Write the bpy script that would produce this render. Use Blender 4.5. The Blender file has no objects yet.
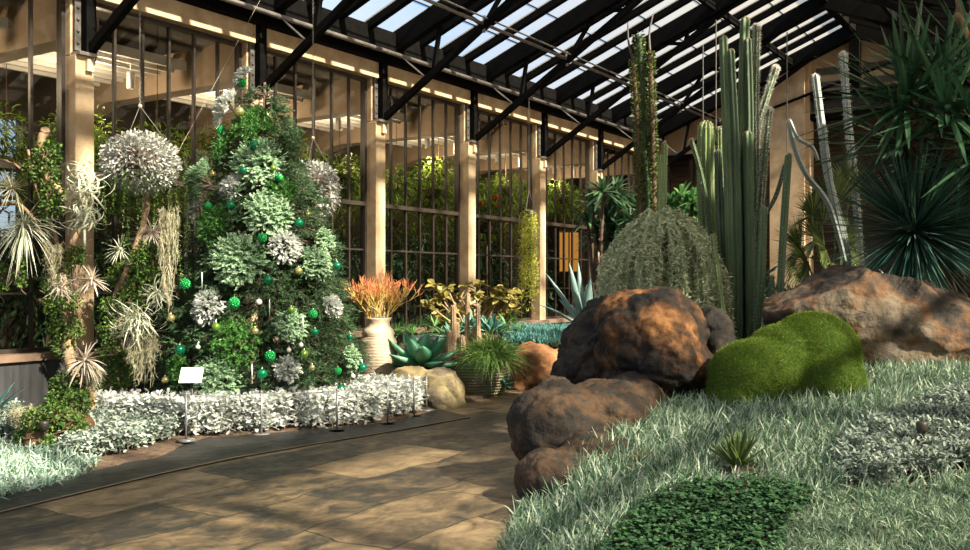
import bpy, math, random
import numpy as np
from mathutils import Vector, Matrix, noise
PI = math.pi
rng = np.random.default_rng(7)
random.seed(7)
scene = bpy.context.scene
COL = scene.collection

# ------------------------------------------------------------------ camera model
F_PX, CX, HZ, EYE = 950.0, 485.0, 283.0, 1.6
cam_d = bpy.data.cameras.new('camera')
cam = bpy.data.objects.new('camera', cam_d)
COL.objects.link(cam)
cam.location = (0, 0, EYE)
cam.rotation_euler = (PI / 2, 0, 0)
cam_d.sensor_width = 36.0
cam_d.lens = 36.0 * F_PX / 970.0
cam_d.shift_y = (HZ - 275.0) / 970.0
cam_d.clip_start = 0.05
cam_d.clip_end = 400
scene.camera = cam

def at(px, py, Y):
    return np.array([(px - CX) / F_PX * Y, Y, EYE - (py - HZ) / F_PX * Y])

def sst(x):
    x = np.clip(x, 0, 1)
    return x * x * (3 - 2 * x)

# hall frame: s runs along the window wall, n into the hall
D = np.array([.543, .8397, 0.]); D /= np.linalg.norm(D)
NR = np.array([D[1], -D[0], 0.])
O = -10.13 * NR
UP = np.array([0, 0, 1.])
def W(s, n, z):
    return O + D * s + NR * n + UP * z
def to_sn(p):
    q = np.asarray(p)[..., :2] - O[:2]
    return q @ D[:2], q @ NR[:2]
BAY = 2.77
COLS = [7.03 + BAY * k - .125 for k in range(-2, 7)]      # centre lines of the columns
S_FAR = 24.0
RIDGE_N, EAVE_Z, SLOPE = 5.23, 5.65, .4
def roof_z(n):
    return EAVE_Z + SLOPE * (n if n < RIDGE_N else 2 * RIDGE_N - n)

# terrain -----------------------------------------------------------
def edge_x(Y):
    return np.interp(Y, [3, 5, 5.7, 7, 8.5, 10, 11.5, 13, 16], [-.1, .05, .15, .28, .45, .6, .9, 1.7, 2.2])
LEFT_EDGE = np.array([(-12., 5.9), (-5.03, 6.65), (-3.9, 7.39), (-3.1, 8.13), (-2.98, 8.44), (-2.9, 9.6), (-2.05, 10.2), (-1.07, 10.8), (-.75, 11.75), (-.2, 12.6), (.2, 13.2), (.3, 14)])
def left_edge_y(X):
    return np.interp(X, LEFT_EDGE[:, 0], LEFT_EDGE[:, 1])
def terr(X, Y):
    X = np.asarray(X, float); Y = np.asarray(Y, float)
    right = np.clip(.13 * (X - .2) + .15 * (Y - 5.2), 0.02, .82)
    zr = right * sst((X - edge_x(Y)) / .55)
    zb = .62 * sst((Y - 13.3 - .35 * np.clip(-X, 0, 3) - 1.1 * sst((X - .05) / .25)) / 1.1) * sst((X + 2.2) / .8)
    z = np.maximum(zr, zb)
    s, n = to_sn(np.stack([X, Y], -1))
    z = np.maximum(z, .04 * sst((left_edge_y(X) * -1 + Y) / .25) * (X < .1))
    z = z * sst((n + .1) / .5)
    return z
def gp(px, py, lift=0.0):
    """point of the ground seen at a pixel (layout only)"""
    Ys = np.linspace(3.5, 24, 3000)
    X = (px - CX) / F_PX * Ys
    Z = EYE - (py - HZ) / F_PX * Ys
    h = terr(X, Ys) + lift
    i = int(np.argmax(Z <= h))
    if Z[i] > h[i]: i = len(Ys) - 1
    return np.array([X[i], Ys[i], float(terr(X[i], Ys[i]))])

# ------------------------------------------------------------------ mesh builder
def nrm(v):
    v = np.asarray(v, float)
    return v / np.maximum(np.linalg.norm(v, axis=-1, keepdims=True), 1e-9)

class MB:
    def __init__(self):
        self.v, self.f, self.n = [], [], 0
    def add(self, verts, *faces):
        verts = np.asarray(verts, np.float32).reshape(-1, 3)
        for fa in faces:
            fa = np.asarray(fa, np.int64)
            if fa.size: self.f.append(fa + self.n)
        self.v.append(verts); self.n += len(verts)
        return self
    def obox(self, c, u, v, w):
        c, u, v, w = [np.asarray(a, float) for a in (c, u, v, w)]
        P = [c + a * u + b * v + d * w for a in (-1, 1) for b in (-1, 1) for d in (-1, 1)]
        fs = [[0, 1, 3, 2], [4, 6, 7, 5], [0, 4, 5, 1], [2, 3, 7, 6], [0, 2, 6, 4], [1, 5, 7, 3]]
        if np.dot(np.cross(u, v), w) < 0: fs = [f[::-1] for f in fs]
        return self.add(P, fs)
    def box(self, lo, hi):
        lo, hi = np.array(lo, float), np.array(hi, float)
        h = (hi - lo) / 2
        return self.obox((lo + hi) / 2, [h[0], 0, 0], [0, h[1], 0], [0, 0, h[2]])
    def wbox(self, s0, s1, n0, n1, z0, z1):
        return self.obox(W((s0 + s1) / 2, (n0 + n1) / 2, (z0 + z1) / 2), D * (s1 - s0) / 2, NR * (n1 - n0) / 2, UP * (z1 - z0) / 2)
    def beam(self, p0, p1, w, h, up=UP):
        p0, p1 = np.asarray(p0, float), np.asarray(p1, float)
        d = p1 - p0; L = np.linalg.norm(d); d = d / L
        s = np.cross(d, up)
        if np.linalg.norm(s) < 1e-3: s = np.cross(d, [1, 0, 0])
        s = nrm(s); u = np.cross(s, d)
        return self.obox((p0 + p1) / 2, d * L / 2, s * w / 2, u * h / 2)
    def tube(self, pts, rad, sides=8, ribs=0, depth=.2, caps=True):
        pts = np.asarray(pts, float); n = len(pts)
        rad = np.broadcast_to(np.asarray(rad, float), (n,))
        T = nrm(np.gradient(pts, axis=0))
        ref = np.array([0, 0, 1.]) if abs(T[0][2]) < .9 else np.array([1., 0, 0])
        A = nrm(np.cross(T[0], ref)); As = [A]
        for i in range(1, n):
            A = nrm(As[-1] - T[i] * np.dot(As[-1], T[i])); As.append(A)
        As = np.array(As); Bs = np.cross(T, As)
        th = np.linspace(0, 2 * PI, sides, endpoint=False)
        mod = 1 - depth * (.5 - .5 * np.cos(ribs * th)) ** .8 if ribs else np.ones_like(th)
        V = pts[:, None] + (As[:, None] * np.cos(th)[None, :, None] + Bs[:, None] * np.sin(th)[None, :, None]) * (rad[:, None] * mod[None])[:, :, None]
        i = np.arange(n - 1)[:, None]; j = np.arange(sides)[None]
        a = i * sides + j; b = i * sides + (j + 1) % sides
        Q = np.stack([a, b, b + sides, a + sides], -1).reshape(-1, 4)
        V = V.reshape(-1, 3)
        tri = []
        if caps:
            V = np.vstack([V, pts[0], pts[-1]])
            k = np.arange(sides); k2 = (k + 1) % sides
            tri = np.vstack([np.stack([np.full(sides, n * sides), k2, k], -1),
                             np.stack([np.full(sides, n * sides + 1), (n - 1) * sides + k, (n - 1) * sides + k2], -1)])
        return self.add(V, Q, tri)
    def lathe(self, c, prof, segs=32):
        prof = np.asarray(prof, float)
        th = np.linspace(0, 2 * PI, segs, endpoint=False)
        V = np.stack([prof[:, 0, None] * np.cos(th), prof[:, 0, None] * np.sin(th), np.repeat(prof[:, 1, None], segs, 1)], -1) + np.asarray(c)
        n = len(prof); i = np.arange(n - 1)[:, None]; j = np.arange(segs)[None]
        a = i * segs + j; b = i * segs + (j + 1) % segs
        return self.add(V, np.stack([a, b, b + segs, a + segs], -1).reshape(-1, 4))
    def ball(self, c, r, seg=16, rings=10, sq=(1, 1, 1)):
        ph = np.linspace(.001, PI - .001, rings)
        prof = np.stack([r * np.sin(ph), -r * np.cos(ph)], -1)
        m = MB().lathe((0, 0, 0), prof, seg)
        return self.add(m.v[0] * np.array(sq) + np.asarray(c), m.f[0])
    def blades(self, base, dirs, L, Wd, bend=.3, segs=3, prof=None, roll=.6, fold=0., side_ref=UP, down=None, curl=0.):
        base = np.asarray(base, float).reshape(-1, 3); N = max(len(base), len(dirs) if np.ndim(dirs) == 2 else 1) if len(base) else 0
        base = np.broadcast_to(base, (N, 3)) if N else base
        if N == 0: return self
        dirs = nrm(np.broadcast_to(dirs, (N, 3)))
        L = np.broadcast_to(np.asarray(L, float), (N,)); Wd = np.broadcast_to(np.asarray(Wd, float), (N,))
        bend = np.broadcast_to(np.asarray(bend, float), (N,))
        dn = np.array([0, 0, -1.]) if down is None else np.asarray(down, float)
        dn = np.broadcast_to(dn, (N, 3))
        t = np.linspace(0, 1, segs + 1)
        if prof is None: prof = 1 - .92 * t ** 1.6
        else: prof = np.interp(t, np.linspace(0, 1, len(prof)), prof)
        sd = np.cross(dirs, np.broadcast_to(side_ref, (N, 3)))
        bad = np.linalg.norm(sd, axis=1) < .05
        sd[bad] = np.cross(dirs[bad], [1., .3, 0])
        sd = nrm(sd)
        nn = np.cross(sd, dirs)
        a = rng.uniform(-roll, roll, N)[:, None]
        sd, nn = sd * np.cos(a) + nn * np.sin(a), nn * np.cos(a) - sd * np.sin(a)
        if np.any(curl):
            k = np.broadcast_to(np.asarray(curl, float), (N,))[:, None] * t[None]     # turn angle along the leaf
            dl = np.gradient(t)
            step = dirs[:, None] * np.cos(k)[..., None] + (dn[:, None]) * np.sin(k)[..., None]
            P = base[:, None] + np.cumsum(step * dl[None, :, None], 1) * L[:, None, None]
        else:
            P = base[:, None] + dirs[:, None] * (L[:, None] * t)[..., None] + dn[:, None] * ((bend * L)[:, None] * t ** 2)[..., None]
        w = (Wd[:, None] * prof[None] / 2)[..., None]
        S = sd[:, None]
        k = segs + 1
        if fold:
            M = P - nn[:, None] * w * fold
            V = np.stack([P - S * w, M, P + S * w], 2)
            c = 3
        else:
            V = np.stack([P - S * w, P + S * w], 2); c = 2
        off = (np.arange(N) * k * c)[:, None]
        fs = []
        i = np.arange(segs) * c
        for q in range(c - 1):
            f = np.stack([i + q, i + q + 1, i + c + q + 1, i + c + q], -1)
            fs.append((off[:, :, None] + f[None]).reshape(-1, 4))
        return self.add(V.reshape(-1, 3), *fs)
    def fleshy(self, base, d, L, wd, th, bend=.2, segs=8, prof=None, ref=UP, trough=.35, down=(0, 0, -1)):
        """one thick leaf: trough-shaped upper side, keeled back"""
        base, d = np.asarray(base, float), nrm(d)
        t = np.linspace(0, 1, segs + 1)
        pr = np.interp(t, np.linspace(0, 1, len(prof)), prof) if prof is not None else np.sin(PI * (t * .8 + .2)) ** .7
        P = base + d * (L * t)[:, None] + np.asarray(down, float) * (bend * L * t ** 2)[:, None]
        T = nrm(np.gradient(P, axis=0))
        sd = np.cross(d, ref)
        if np.linalg.norm(sd) < .05: sd = np.cross(d, [1, .2, 0])
        sd = nrm(sd); N = np.cross(sd, T)
        w = (wd / 2 * pr)[:, None]; h = (th * (.25 + .75 * pr) * (1 - .8 * t))[:, None]
        ring = [P - sd * w, P - N * (h * .35) - N * w * trough * .6, P - N * w * trough, P - N * (h * .35) - N * w * trough * .6 + 0, P + sd * w,
                P + sd * w * .55 - N * (h * .8 + w * trough), P - N * (h + w * trough), P - sd * w * .55 - N * (h * .8 + w * trough)]
        ring[1] = P - sd * w * .5 - N * w * trough * .75
        ring[3] = P + sd * w * .5 - N * w * trough * .75
        V = np.stack(ring, 1); c = len(ring)
        i = np.arange(segs)[:, None]; j = np.arange(c)[None]
        a = i * c + j; b = i * c + (j + 1) % c
        Q = np.stack([a, a + c, b + c, b], -1).reshape(-1, 4)
        return self.add(V.reshape(-1, 3), Q, [list(range(c))], [[segs * c + q for q in range(c)][::-1]])
    def build(self, name, mat, parent=None, smooth=False):
        me = bpy.data.meshes.new(name)
        V = np.vstack(self.v).astype(np.float32)
        me.vertices.add(len(V)); me.vertices.foreach_set('co', V.ravel())
        tot = [np.full(len(f), f.shape[1]) for f in self.f]
        loops = np.concatenate([f.ravel() for f in self.f]).astype(np.int32)
        tot = np.concatenate(tot).astype(np.int32)
        me.loops.add(len(loops)); me.loops.foreach_set('vertex_index', loops)
        me.polygons.add(len(tot))
        me.polygons.foreach_set('loop_start', np.concatenate([[0], np.cumsum(tot)[:-1]]).astype(np.int32))
        me.polygons.foreach_set('use_smooth', np.full(len(tot), bool(smooth)))
        me.update(calc_edges=True); me.validate()
        me.materials.append(mat)
        o = bpy.data.objects.new(name, me)
        COL.objects.link(o)
        if parent is not None:
            o.parent = parent
            o.matrix_parent_inverse = Matrix.Translation(-parent.location)
        return o

USED = {}
def tag(o, label=None, cat=None, group=None, kind=None):
    if label: o['label'] = label
    if cat: o['category'] = cat
    if group: o['group'] = group
    if kind: o['kind'] = kind
    return o
def thing(name, loc, label, cat, group=None):
    o = bpy.data.objects.new(name, None)
    COL.objects.link(o); o.location = Vector([float(a) for a in loc]); o.empty_display_size = .1
    return tag(o, label, cat, group)
def struct(o):
    o['kind'] = 'structure'; return o

# ------------------------------------------------------------------ materials
def node_mat(name):
    m = bpy.data.materials.new(name); m.use_nodes = True
    nt = m.node_tree; nt.nodes.clear()
    out = nt.nodes.new('ShaderNodeOutputMaterial')
    return m, nt, out
def nd(nt, typ, **kw):
    n = nt.nodes.new(typ)
    for k, v in kw.items():
        if k in n.inputs: n.inputs[k].default_value = v
        else: setattr(n, k, v)
    return n
def rgba(c): return (c[0], c[1], c[2], 1.)
def ramp(nt, fac, stops):
    r = nt.nodes.new('ShaderNodeValToRGB')
    e = r.color_ramp.elements
    while len(e) < len(stops): e.new(.5)
    for el, (p, c) in zip(e, stops): el.position = p; el.color = rgba(c)
    nt.links.new(fac, r.inputs[0]); return r
def solid(name, c1, c2=None, scale=6, rough=.6, bump=0., bscale=None, metal=0., spec=.5, detail=5, stretch=(1, 1, 1), stops=None, bdist=.02):
    m, nt, out = node_mat(name)
    p = nd(nt, 'ShaderNodeBsdfPrincipled', Roughness=rough, Metallic=metal)
    p.inputs['Specular IOR Level'].default_value = spec
    p.inputs['Base Color'].default_value = rgba(c1)
    tc = nd(nt, 'ShaderNodeTexCoord'); mp = nd(nt, 'ShaderNodeMapping'); mp.inputs['Scale'].default_value = stretch
    geo = nd(nt, 'ShaderNodeNewGeometry')
    nt.links.new(geo.outputs['Position'], mp.inputs[0])
    if c2 is not None or stops:
        nz = nd(nt, 'ShaderNodeTexNoise', Scale=scale, Detail=detail, Roughness=.6)
        nt.links.new(mp.outputs[0], nz.inputs['Vector'])
        r = ramp(nt, nz.outputs[0], stops or [(.35, c1), (.65, c2)])
        nt.links.new(r.outputs[0], p.inputs['Base Color'])
    if bump:
        nb = nd(nt, 'ShaderNodeTexNoise', Scale=bscale or scale * 4, Detail=6)
        nt.links.new(mp.outputs[0], nb.inputs['Vector'])
        b = nd(nt, 'ShaderNodeBump', Strength=bump, Distance=bdist)
        nt.links.new(nb.outputs[0], b.inputs['Height']); nt.links.new(b.outputs[0], p.inputs['Normal'])
    nt.links.new(p.outputs[0], out.inputs[0])
    return m
def leaf(name, c1, c2, c3=None, rough=.5, trans=.3, spec=.4, scale=0):
    """leaf: every leaf takes its own tone (random per mesh island)"""
    m, nt, out = node_mat(name)
    geo = nd(nt, 'ShaderNodeNewGeometry')
    stops = [(0., c1), (1., c2)] if c3 is None else [(0., c1), (.55, c2), (1., c3)]
    r = ramp(nt, geo.outputs['Random Per Island'], stops)
    p = nd(nt, 'ShaderNodeBsdfPrincipled', Roughness=rough)
    p.inputs['Specular IOR Level'].default_value = spec
    nt.links.new(r.outputs[0], p.inputs['Base Color'])
    if trans:
        t = nd(nt, 'ShaderNodeBsdfTranslucent'); mx = nd(nt, 'ShaderNodeMixShader'); mx.inputs[0].default_value = trans
        nt.links.new(r.outputs[0], t.inputs[0]); nt.links.new(p.outputs[0], mx.inputs[1]); nt.links.new(t.outputs[0], mx.inputs[2])
        nt.links.new(mx.outputs[0], out.inputs[0])
    else: nt.links.new(p.outputs[0], out.inputs[0])
    return m
def glass(name, tint=(.9, .95, .93), gloss=.06, diffuse=0., dcol=(.8, .8, .75)):
    m, nt, out = node_mat(name)
    t = nd(nt, 'ShaderNodeBsdfTransparent'); t.inputs[0].default_value = rgba(tint)
    g = nd(nt, 'ShaderNodeBsdfGlossy', Roughness=.02)
    fr = nd(nt, 'ShaderNodeFresnel', IOR=1.35)
    mx = nd(nt, 'ShaderNodeMixShader')
    nt.links.new(fr.outputs[0], mx.inputs[0]); nt.links.new(t.outputs[0], mx.inputs[1]); nt.links.new(g.outputs[0], mx.inputs[2])
    last = mx
    if diffuse:
        d = nd(nt, 'ShaderNodeBsdfTranslucent'); d.inputs[0].default_value = rgba(dcol)
        m2 = nd(nt, 'ShaderNodeMixShader'); m2.inputs[0].default_value = diffuse
        nt.links.new(mx.outputs[0], m2.inputs[1]); nt.links.new(d.outputs[0], m2.inputs[2]); last = m2
    nt.links.new(last.outputs[0], out.inputs[0])
    return m

M = {}
M['concrete'] = solid('concrete', (.44, .31, .18), (.62, .47, .30), scale=3, rough=.85, bump=.35, bscale=60, stops=[(.3, (.40, .27, .15)), (.5, (.54, .40, .25)), (.7, (.66, .52, .35))])
M['farwall'] = solid('plaster', (.46, .33, .2), (.55, .41, .27), scale=1.5, rough=.9, bump=.1, bscale=30)
M['steel'] = solid('painted_steel', (.004, .004, .0043), (.007, .0067, .0063), scale=8, rough=.85, spec=.05)
M['rust'] = solid('old_steel', (.05, .047, .044), (.11, .1, .09), scale=9, rough=.6, bump=.2)
M['mullion'] = solid('bronze_mullion', (.018, .013, .010), (.034, .025, .019), scale=5, rough=.45)
M['sill'] = solid('sill_stone', (.13, .085, .06), (.2, .13, .09), scale=5, rough=.6)
M['pipe'] = solid('grey_pipe', (.18, .17, .16), (.28, .26, .24), scale=7, rough=.35, metal=.6)
M['lowwall'] = solid('dark_slate_cladding', (.02, .021, .024), (.05, .052, .056), scale=3, rough=.6, stretch=(4, 4, .4), bump=.2)
M['glass'] = glass('window_glass', (.66, .68, .64), gloss=.05)
M['sideglass'] = glass('side_glass', (.62, .64, .62), diffuse=.35, dcol=(.9, .88, .82))
M['roofglass'] = glass('roof_glass', (.93, .95, .95), diffuse=.22, dcol=(.85, .78, .66))
M['cream'] = solid('cream_plastic', (.62, .5, .33), (.7, .58, .4), scale=4, rough=.5)
M['paint'] = solid('beige_paint', (.30, .22, .15), (.37, .28, .2), scale=2, rough=.8)
M['white'] = solid('white_paint', (.8, .78, .74), rough=.5)
M['soil'] = solid('soil', (.045, .03, .02), (.12, .075, .045), scale=14, rough=.95, bump=.6, bscale=60)
M['chain'] = solid('chain_metal', (.3, .29, .27), rough=.4, metal=.8)
M['cord'] = solid('cord', (.45, .38, .28), rough=.8)

def slate(name, stops, bw, bh, mortar=(.03, .025, .02), rot=0., rough=.45):
    m, nt, out = node_mat(name)
    geo = nd(nt, 'ShaderNodeNewGeometry'); mp = nd(nt, 'ShaderNodeMapping')
    mp.inputs['Rotation'].default_value = (0, 0, rot)
    nt.links.new(geo.outputs['Position'], mp.inputs[0])
    dn = nd(nt, 'ShaderNodeTexNoise', Scale=1.3, Detail=3)
    nt.links.new(mp.outputs[0], dn.inputs['Vector'])
    add = nd(nt, 'ShaderNodeMix', data_type='RGBA', blend_type='LINEAR_LIGHT'); add.inputs[0].default_value = .16
    nt.links.new(mp.outputs[0], add.inputs[6]); nt.links.new(dn.outputs[1], add.inputs[7])
    br = nd(nt, 'ShaderNodeTexBrick'); br.offset = .37; br.squash = 1.35; br.squash_frequency = 3
    br.inputs['Scale'].default_value = 1.; br.inputs['Brick Width'].default_value = bw; br.inputs['Row Height'].default_value = bh
    br.inputs['Mortar Size'].default_value = .008; br.inputs['Mortar Smooth'].default_value = .3
    br.inputs['Color1'].default_value = (0, 0, 0, 1); br.inputs['Color2'].default_value = (1, 1, 1, 1); br.inputs['Mortar'].default_value = (.5, .5, .5, 1)
    nt.links.new(add.outputs[2], br.inputs['Vector'])
    n1 = nd(nt, 'ShaderNodeTexNoise', Scale=2.9, Detail=10, Roughness=.72, Distortion=.6)
    mp2 = nd(nt, 'ShaderNodeMapping'); mp2.inputs['Scale'].default_value = (1, 1.35, 1)
    nt.links.new(mp.outputs[0], mp2.inputs[0]); nt.links.new(mp2.outputs[0], n1.inputs['Vector'])
    mixf = nd(nt, 'ShaderNodeMix', data_type='FLOAT'); mixf.inputs[0].default_value = .78
    bw_ = nd(nt, 'ShaderNodeRGBToBW'); nt.links.new(br.outputs[0], bw_.inputs[0])
    nt.links.new(bw_.outputs[0], mixf.inputs[2]); nt.links.new(n1.outputs[0], mixf.inputs[3])
    r = ramp(nt, mixf.outputs[0], stops)
    mm = nd(nt, 'ShaderNodeMix', data_type='RGBA'); mm.inputs[7].default_value = rgba(mortar)
    nt.links.new(br.outputs['Fac'], mm.inputs[0]); nt.links.new(r.outputs[0], mm.inputs[6])
    p = nd(nt, 'ShaderNodeBsdfPrincipled', Roughness=rough)
    nt.links.new(mm.outputs[2], p.inputs['Base Color'])
    n2 = nd(nt, 'ShaderNodeTexNoise', Scale=9, Detail=8); nt.links.new(mp2.outputs[0], n2.inputs['Vector'])
    sb = nd(nt, 'ShaderNodeMath', operation='MULTIPLY_ADD'); sb.inputs[1].default_value = -1.2
    nt.links.new(br.outputs['Fac'], sb.inputs[0]); nt.links.new(n2.outputs[0], sb.inputs[2])
    b = nd(nt, 'ShaderNodeBump', Strength=.5, Distance=.02); nt.links.new(sb.outputs[0], b.inputs['Height']); nt.links.new(b.outputs[0], p.inputs['Normal'])
    rr = nd(nt, 'ShaderNodeMapRange'); rr.inputs[3].default_value = rough - .15; rr.inputs[4].default_value = rough + .25
    nt.links.new(n2.outputs[0], rr.inputs[0]); nt.links.new(rr.outputs[0], p.inputs['Roughness'])
    nt.links.new(p.outputs[0], out.inputs[0])
    return m
ROT = -math.atan2(D[1], D[0])
M['flag'] = slate('flagstone', [(.31, (.018, .018, .018)), (.42, (.046, .040, .032)), (.49, (.115, .085, .051)), (.57, (.22, .155, .086)), (.70, (.35, .26, .15))], 1.5, .72, rot=ROT, mortar=(.02, .016, .012))
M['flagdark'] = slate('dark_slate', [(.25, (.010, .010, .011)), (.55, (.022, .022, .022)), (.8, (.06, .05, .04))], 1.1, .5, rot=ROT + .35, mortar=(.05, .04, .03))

# ------------------------------------------------------------------ world and sun
w = bpy.data.worlds.new('sky'); scene.world = w; w.use_nodes = True
nt = w.node_tree; nt.nodes.clear()
wo = nt.nodes.new('ShaderNodeOutputWorld'); bg = nt.nodes.new('ShaderNodeBackground')
tc = nt.nodes.new('ShaderNodeTexCoord')
nz = nd(nt, 'ShaderNodeTexNoise', Scale=2.2, Detail=7, Roughness=.55)
nt.links.new(tc.outputs['Generated'], nz.inputs['Vector'])
cl = ramp(nt, nz.outputs[0], [(.44, (.12, .37, .74)), (.68, (.52, .64, .75))])
dt = nd(nt, 'ShaderNodeVectorMath', operation='DOT_PRODUCT'); dt.inputs[1].default_value = (.93, .1, .3)
nt.links.new(tc.outputs['Generated'], dt.inputs[0])
hz = ramp(nt, dt.outputs['Value'], [(.12, (0, 0, 0)), (.42, (1, 1, 1))])     # the sky whitens and warms towards the sun's side
sx = nt.nodes.new('ShaderNodeSeparateXYZ'); nt.links.new(tc.outputs['Generated'], sx.inputs[0])
lo_ = ramp(nt, sx.outputs[2], [(.02, (1, 1, 1)), (.24, (0, 0, 0))])
m0 = nd(nt, 'ShaderNodeMix', data_type='RGBA'); m0.inputs[7].default_value = (.55, .65, .74, 1)
nt.links.new(lo_.outputs[0], m0.inputs[0]); nt.links.new(cl.outputs[0], m0.inputs[6])
mx = nd(nt, 'ShaderNodeMix', data_type='RGBA'); mx.inputs[7].default_value = (.46, .44, .395, 1)
nt.links.new(hz.outputs[0], mx.inputs[0]); nt.links.new(m0.outputs[2], mx.inputs[6])
nt.links.new(mx.outputs[2], bg.inputs[0]); bg.inputs[1].default_value = 1.05
nt.links.new(bg.outputs[0], wo.inputs[0])
sun_d = bpy.data.lights.new('sun', 'SUN'); sun = bpy.data.objects.new('sun', sun_d); COL.objects.link(sun)
SUN = nrm(np.array([.78, -.62, .80]))
sun.rotation_euler = Vector(SUN).to_track_quat('Z', 'Y').to_euler()
sun.location = (12, -10, 14)
sun_d.energy = 17.0; sun_d.angle = .035; sun_d.color = (1., .87, .68)
vs = scene.view_settings
vs.view_transform = 'Standard'; vs.look = 'None'; vs.gamma = 1; vs.use_curve_mapping = False
vs.exposure = 0.45
scene.cycles.max_bounces = 8; scene.cycles.transparent_max_bounces = 24; scene.cycles.caustics_reflective = False; scene.cycles.caustics_refractive = False
scene.cycles.sample_clamp_indirect = 4.0
# ================================================================== THE SETTING
# ground ----------------------------------------------------------
gx = np.linspace(-12, 14, 131); gy = np.linspace(2, 27, 126)
GX, GY = np.meshgrid(gx, gy)
GZ = terr(GX, GY)
lump = np.array([[noise.noise(Vector((x * 2.1, y * 2.1, .3))) for x in gx] for y in gy])
GZ = np.where(GZ > .015, GZ + lump * .025 - .01, -.06)
i = np.arange(len(gy) - 1)[:, None]; j = np.arange(len(gx) - 1)[None]
a = i * len(gx) + j
g = MB().add(np.stack([GX, GY, GZ], -1), np.stack([a, a + 1, a + len(gx) + 1, a + len(gx)], -1).reshape(-1, 4))
g.build('ground', M['soil'], smooth=True)
struct(bpy.data.objects['ground'])
g = MB(); g.add([(-60, -40, -.12), (60, -40, -.12), (60, 80, -.12), (-60, 80, -.12)], [[0, 1, 2, 3]])
struct(g.build('ground_outside', M['soil']))

def poly_prism(mb, pts, z0, z1):
    n = len(pts); P = [(p[0], p[1], z0) for p in pts] + [(p[0], p[1], z1) for p in pts]
    # fan from centroid (the outlines are kept convex enough)
    mb.add(P, [[i, (i + 1) % n, n + (i + 1) % n, n + i] for i in range(n)])
    mb.add([(p[0], p[1], z1) for p in pts], [list(range(n))])
    return mb
def gpx(*l): return [gp(x, y) * np.array([1, 1, 0]) for x, y in l]
# the flagstone floor runs everywhere the beds do not cover
path = MB()
path.add([(-12, 1, 0), (4, 1, 0), (4, 15.5, 0), (-12, 15.5, 0)], [[0, 1, 2, 3]])
struct(path.build('floor', M['flag']))
# darker slate band beside the bed
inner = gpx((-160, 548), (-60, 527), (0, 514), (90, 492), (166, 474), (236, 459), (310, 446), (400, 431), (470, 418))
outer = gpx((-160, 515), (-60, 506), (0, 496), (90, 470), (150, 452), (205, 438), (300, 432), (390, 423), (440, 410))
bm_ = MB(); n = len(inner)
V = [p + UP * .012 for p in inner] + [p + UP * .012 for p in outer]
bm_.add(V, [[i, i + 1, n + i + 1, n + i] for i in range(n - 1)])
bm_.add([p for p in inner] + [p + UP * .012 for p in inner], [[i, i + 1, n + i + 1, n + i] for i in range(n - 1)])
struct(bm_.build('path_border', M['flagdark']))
# pale joint line that follows the band
ln = MB()
ln.add([p + UP * .0135 for p in inner] + [p + UP * .0135 + (q - p) * .035 for p, q in zip(inner, outer)], [[i, i + 1, n + i + 1, n + i] for i in range(n - 1)])
struct(ln.build('trim_1', solid('joint_stone', (.36, .27, .17), (.25, .18, .11), scale=6, rough=.8)))

# window wall ------------------------------------------------------
S0, S1 = COLS[0] - 3, S_FAR
lw = MB(); lw.wbox(S0, S1, -.30, -.02, -.05, .72)
struct(lw.build('wall_left', M['lowwall']))
sl = MB(); sl.wbox(S0, S1, -.32, .03, .72, .80)
struct(sl.build('window_sill', M['sill']))
hd = MB(); hd.wbox(S0, S1, -.28, -.03, 5.04, 5.30)
struct(hd.build('header_beam', M['concrete']))
so = MB(); so.wbox(S0, S1, -.3, .12, 5.30, 5.62)
struct(so.build('soffit_beam', M['steel']))
gt = MB(); gt.wbox(S0, S1, .12, .34, 5.40, 5.74)
struct(gt.build('eave_beam', M['steel']))
pp = MB(); pp.tube([W(S0, .42, 5.36), W(S1, .42, 5.36)], .035, 10)
struct(pp.build('eave_pipe', M['pipe'], smooth=True))

for k, sc_ in enumerate(COLS):
    root = bpy.data.objects.new('column', None); COL.objects.link(root); root.location = Vector(W(sc_, 0, 0)); root['kind'] = 'structure'
    s0, s1 = sc_ - .125, sc_ + .125
    m = MB(); m.wbox(s0, s1, -.30, 0, -.05, 4.30); m.wbox(s0, s1, -.30, -.10, 4.30, 5.32)
    o = m.build('shaft', M['concrete'], root)
    bv = o.modifiers.new('bevel', 'BEVEL'); bv.width = .012; bv.segments = 2
    m = MB(); m.wbox(sc_ - .1, sc_ + .0, -.10, -.08, 4.33, 5.3); m.wbox(sc_ - .1, sc_ - .02, -.08, -.05, 4.36, 5.3)
    m.build('stanchion_plate', M['rust'], root)
    m = MB(); m.wbox(sc_ - .02, sc_ + .11, -.10, .06, 4.33, 5.42)
    m.build('stanchion', M['steel'], root)
    m = MB()
    for z in np.arange(4.45, 5.3, .14): m.ball(W(sc_ - .06, -.045, z), .02, 8, 6)
    o = m.build('rivets', M['rust'], root, True)
    m = MB(); m.wbox(sc_ - .12, sc_ + .12, -.1, .07, 4.295, 4.335)
    m.build('base_plate', M['pipe'], root)
    m = MB(); m.wbox(sc_ + .0, sc_ + .09, 0, .05, 4.12, 4.26)
    o = m.build('junction_box', M['cream'], root)
    m = MB(); m.tube([W(sc_ + .1, .03, 4.2), W(sc_ + .135, .03, 4.35), W(sc_ + .125, .06, 4.6), W(sc_ + .06, .16, 4.72)], .008, 6)
    m.build('cable', M['rust'], root)

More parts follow.
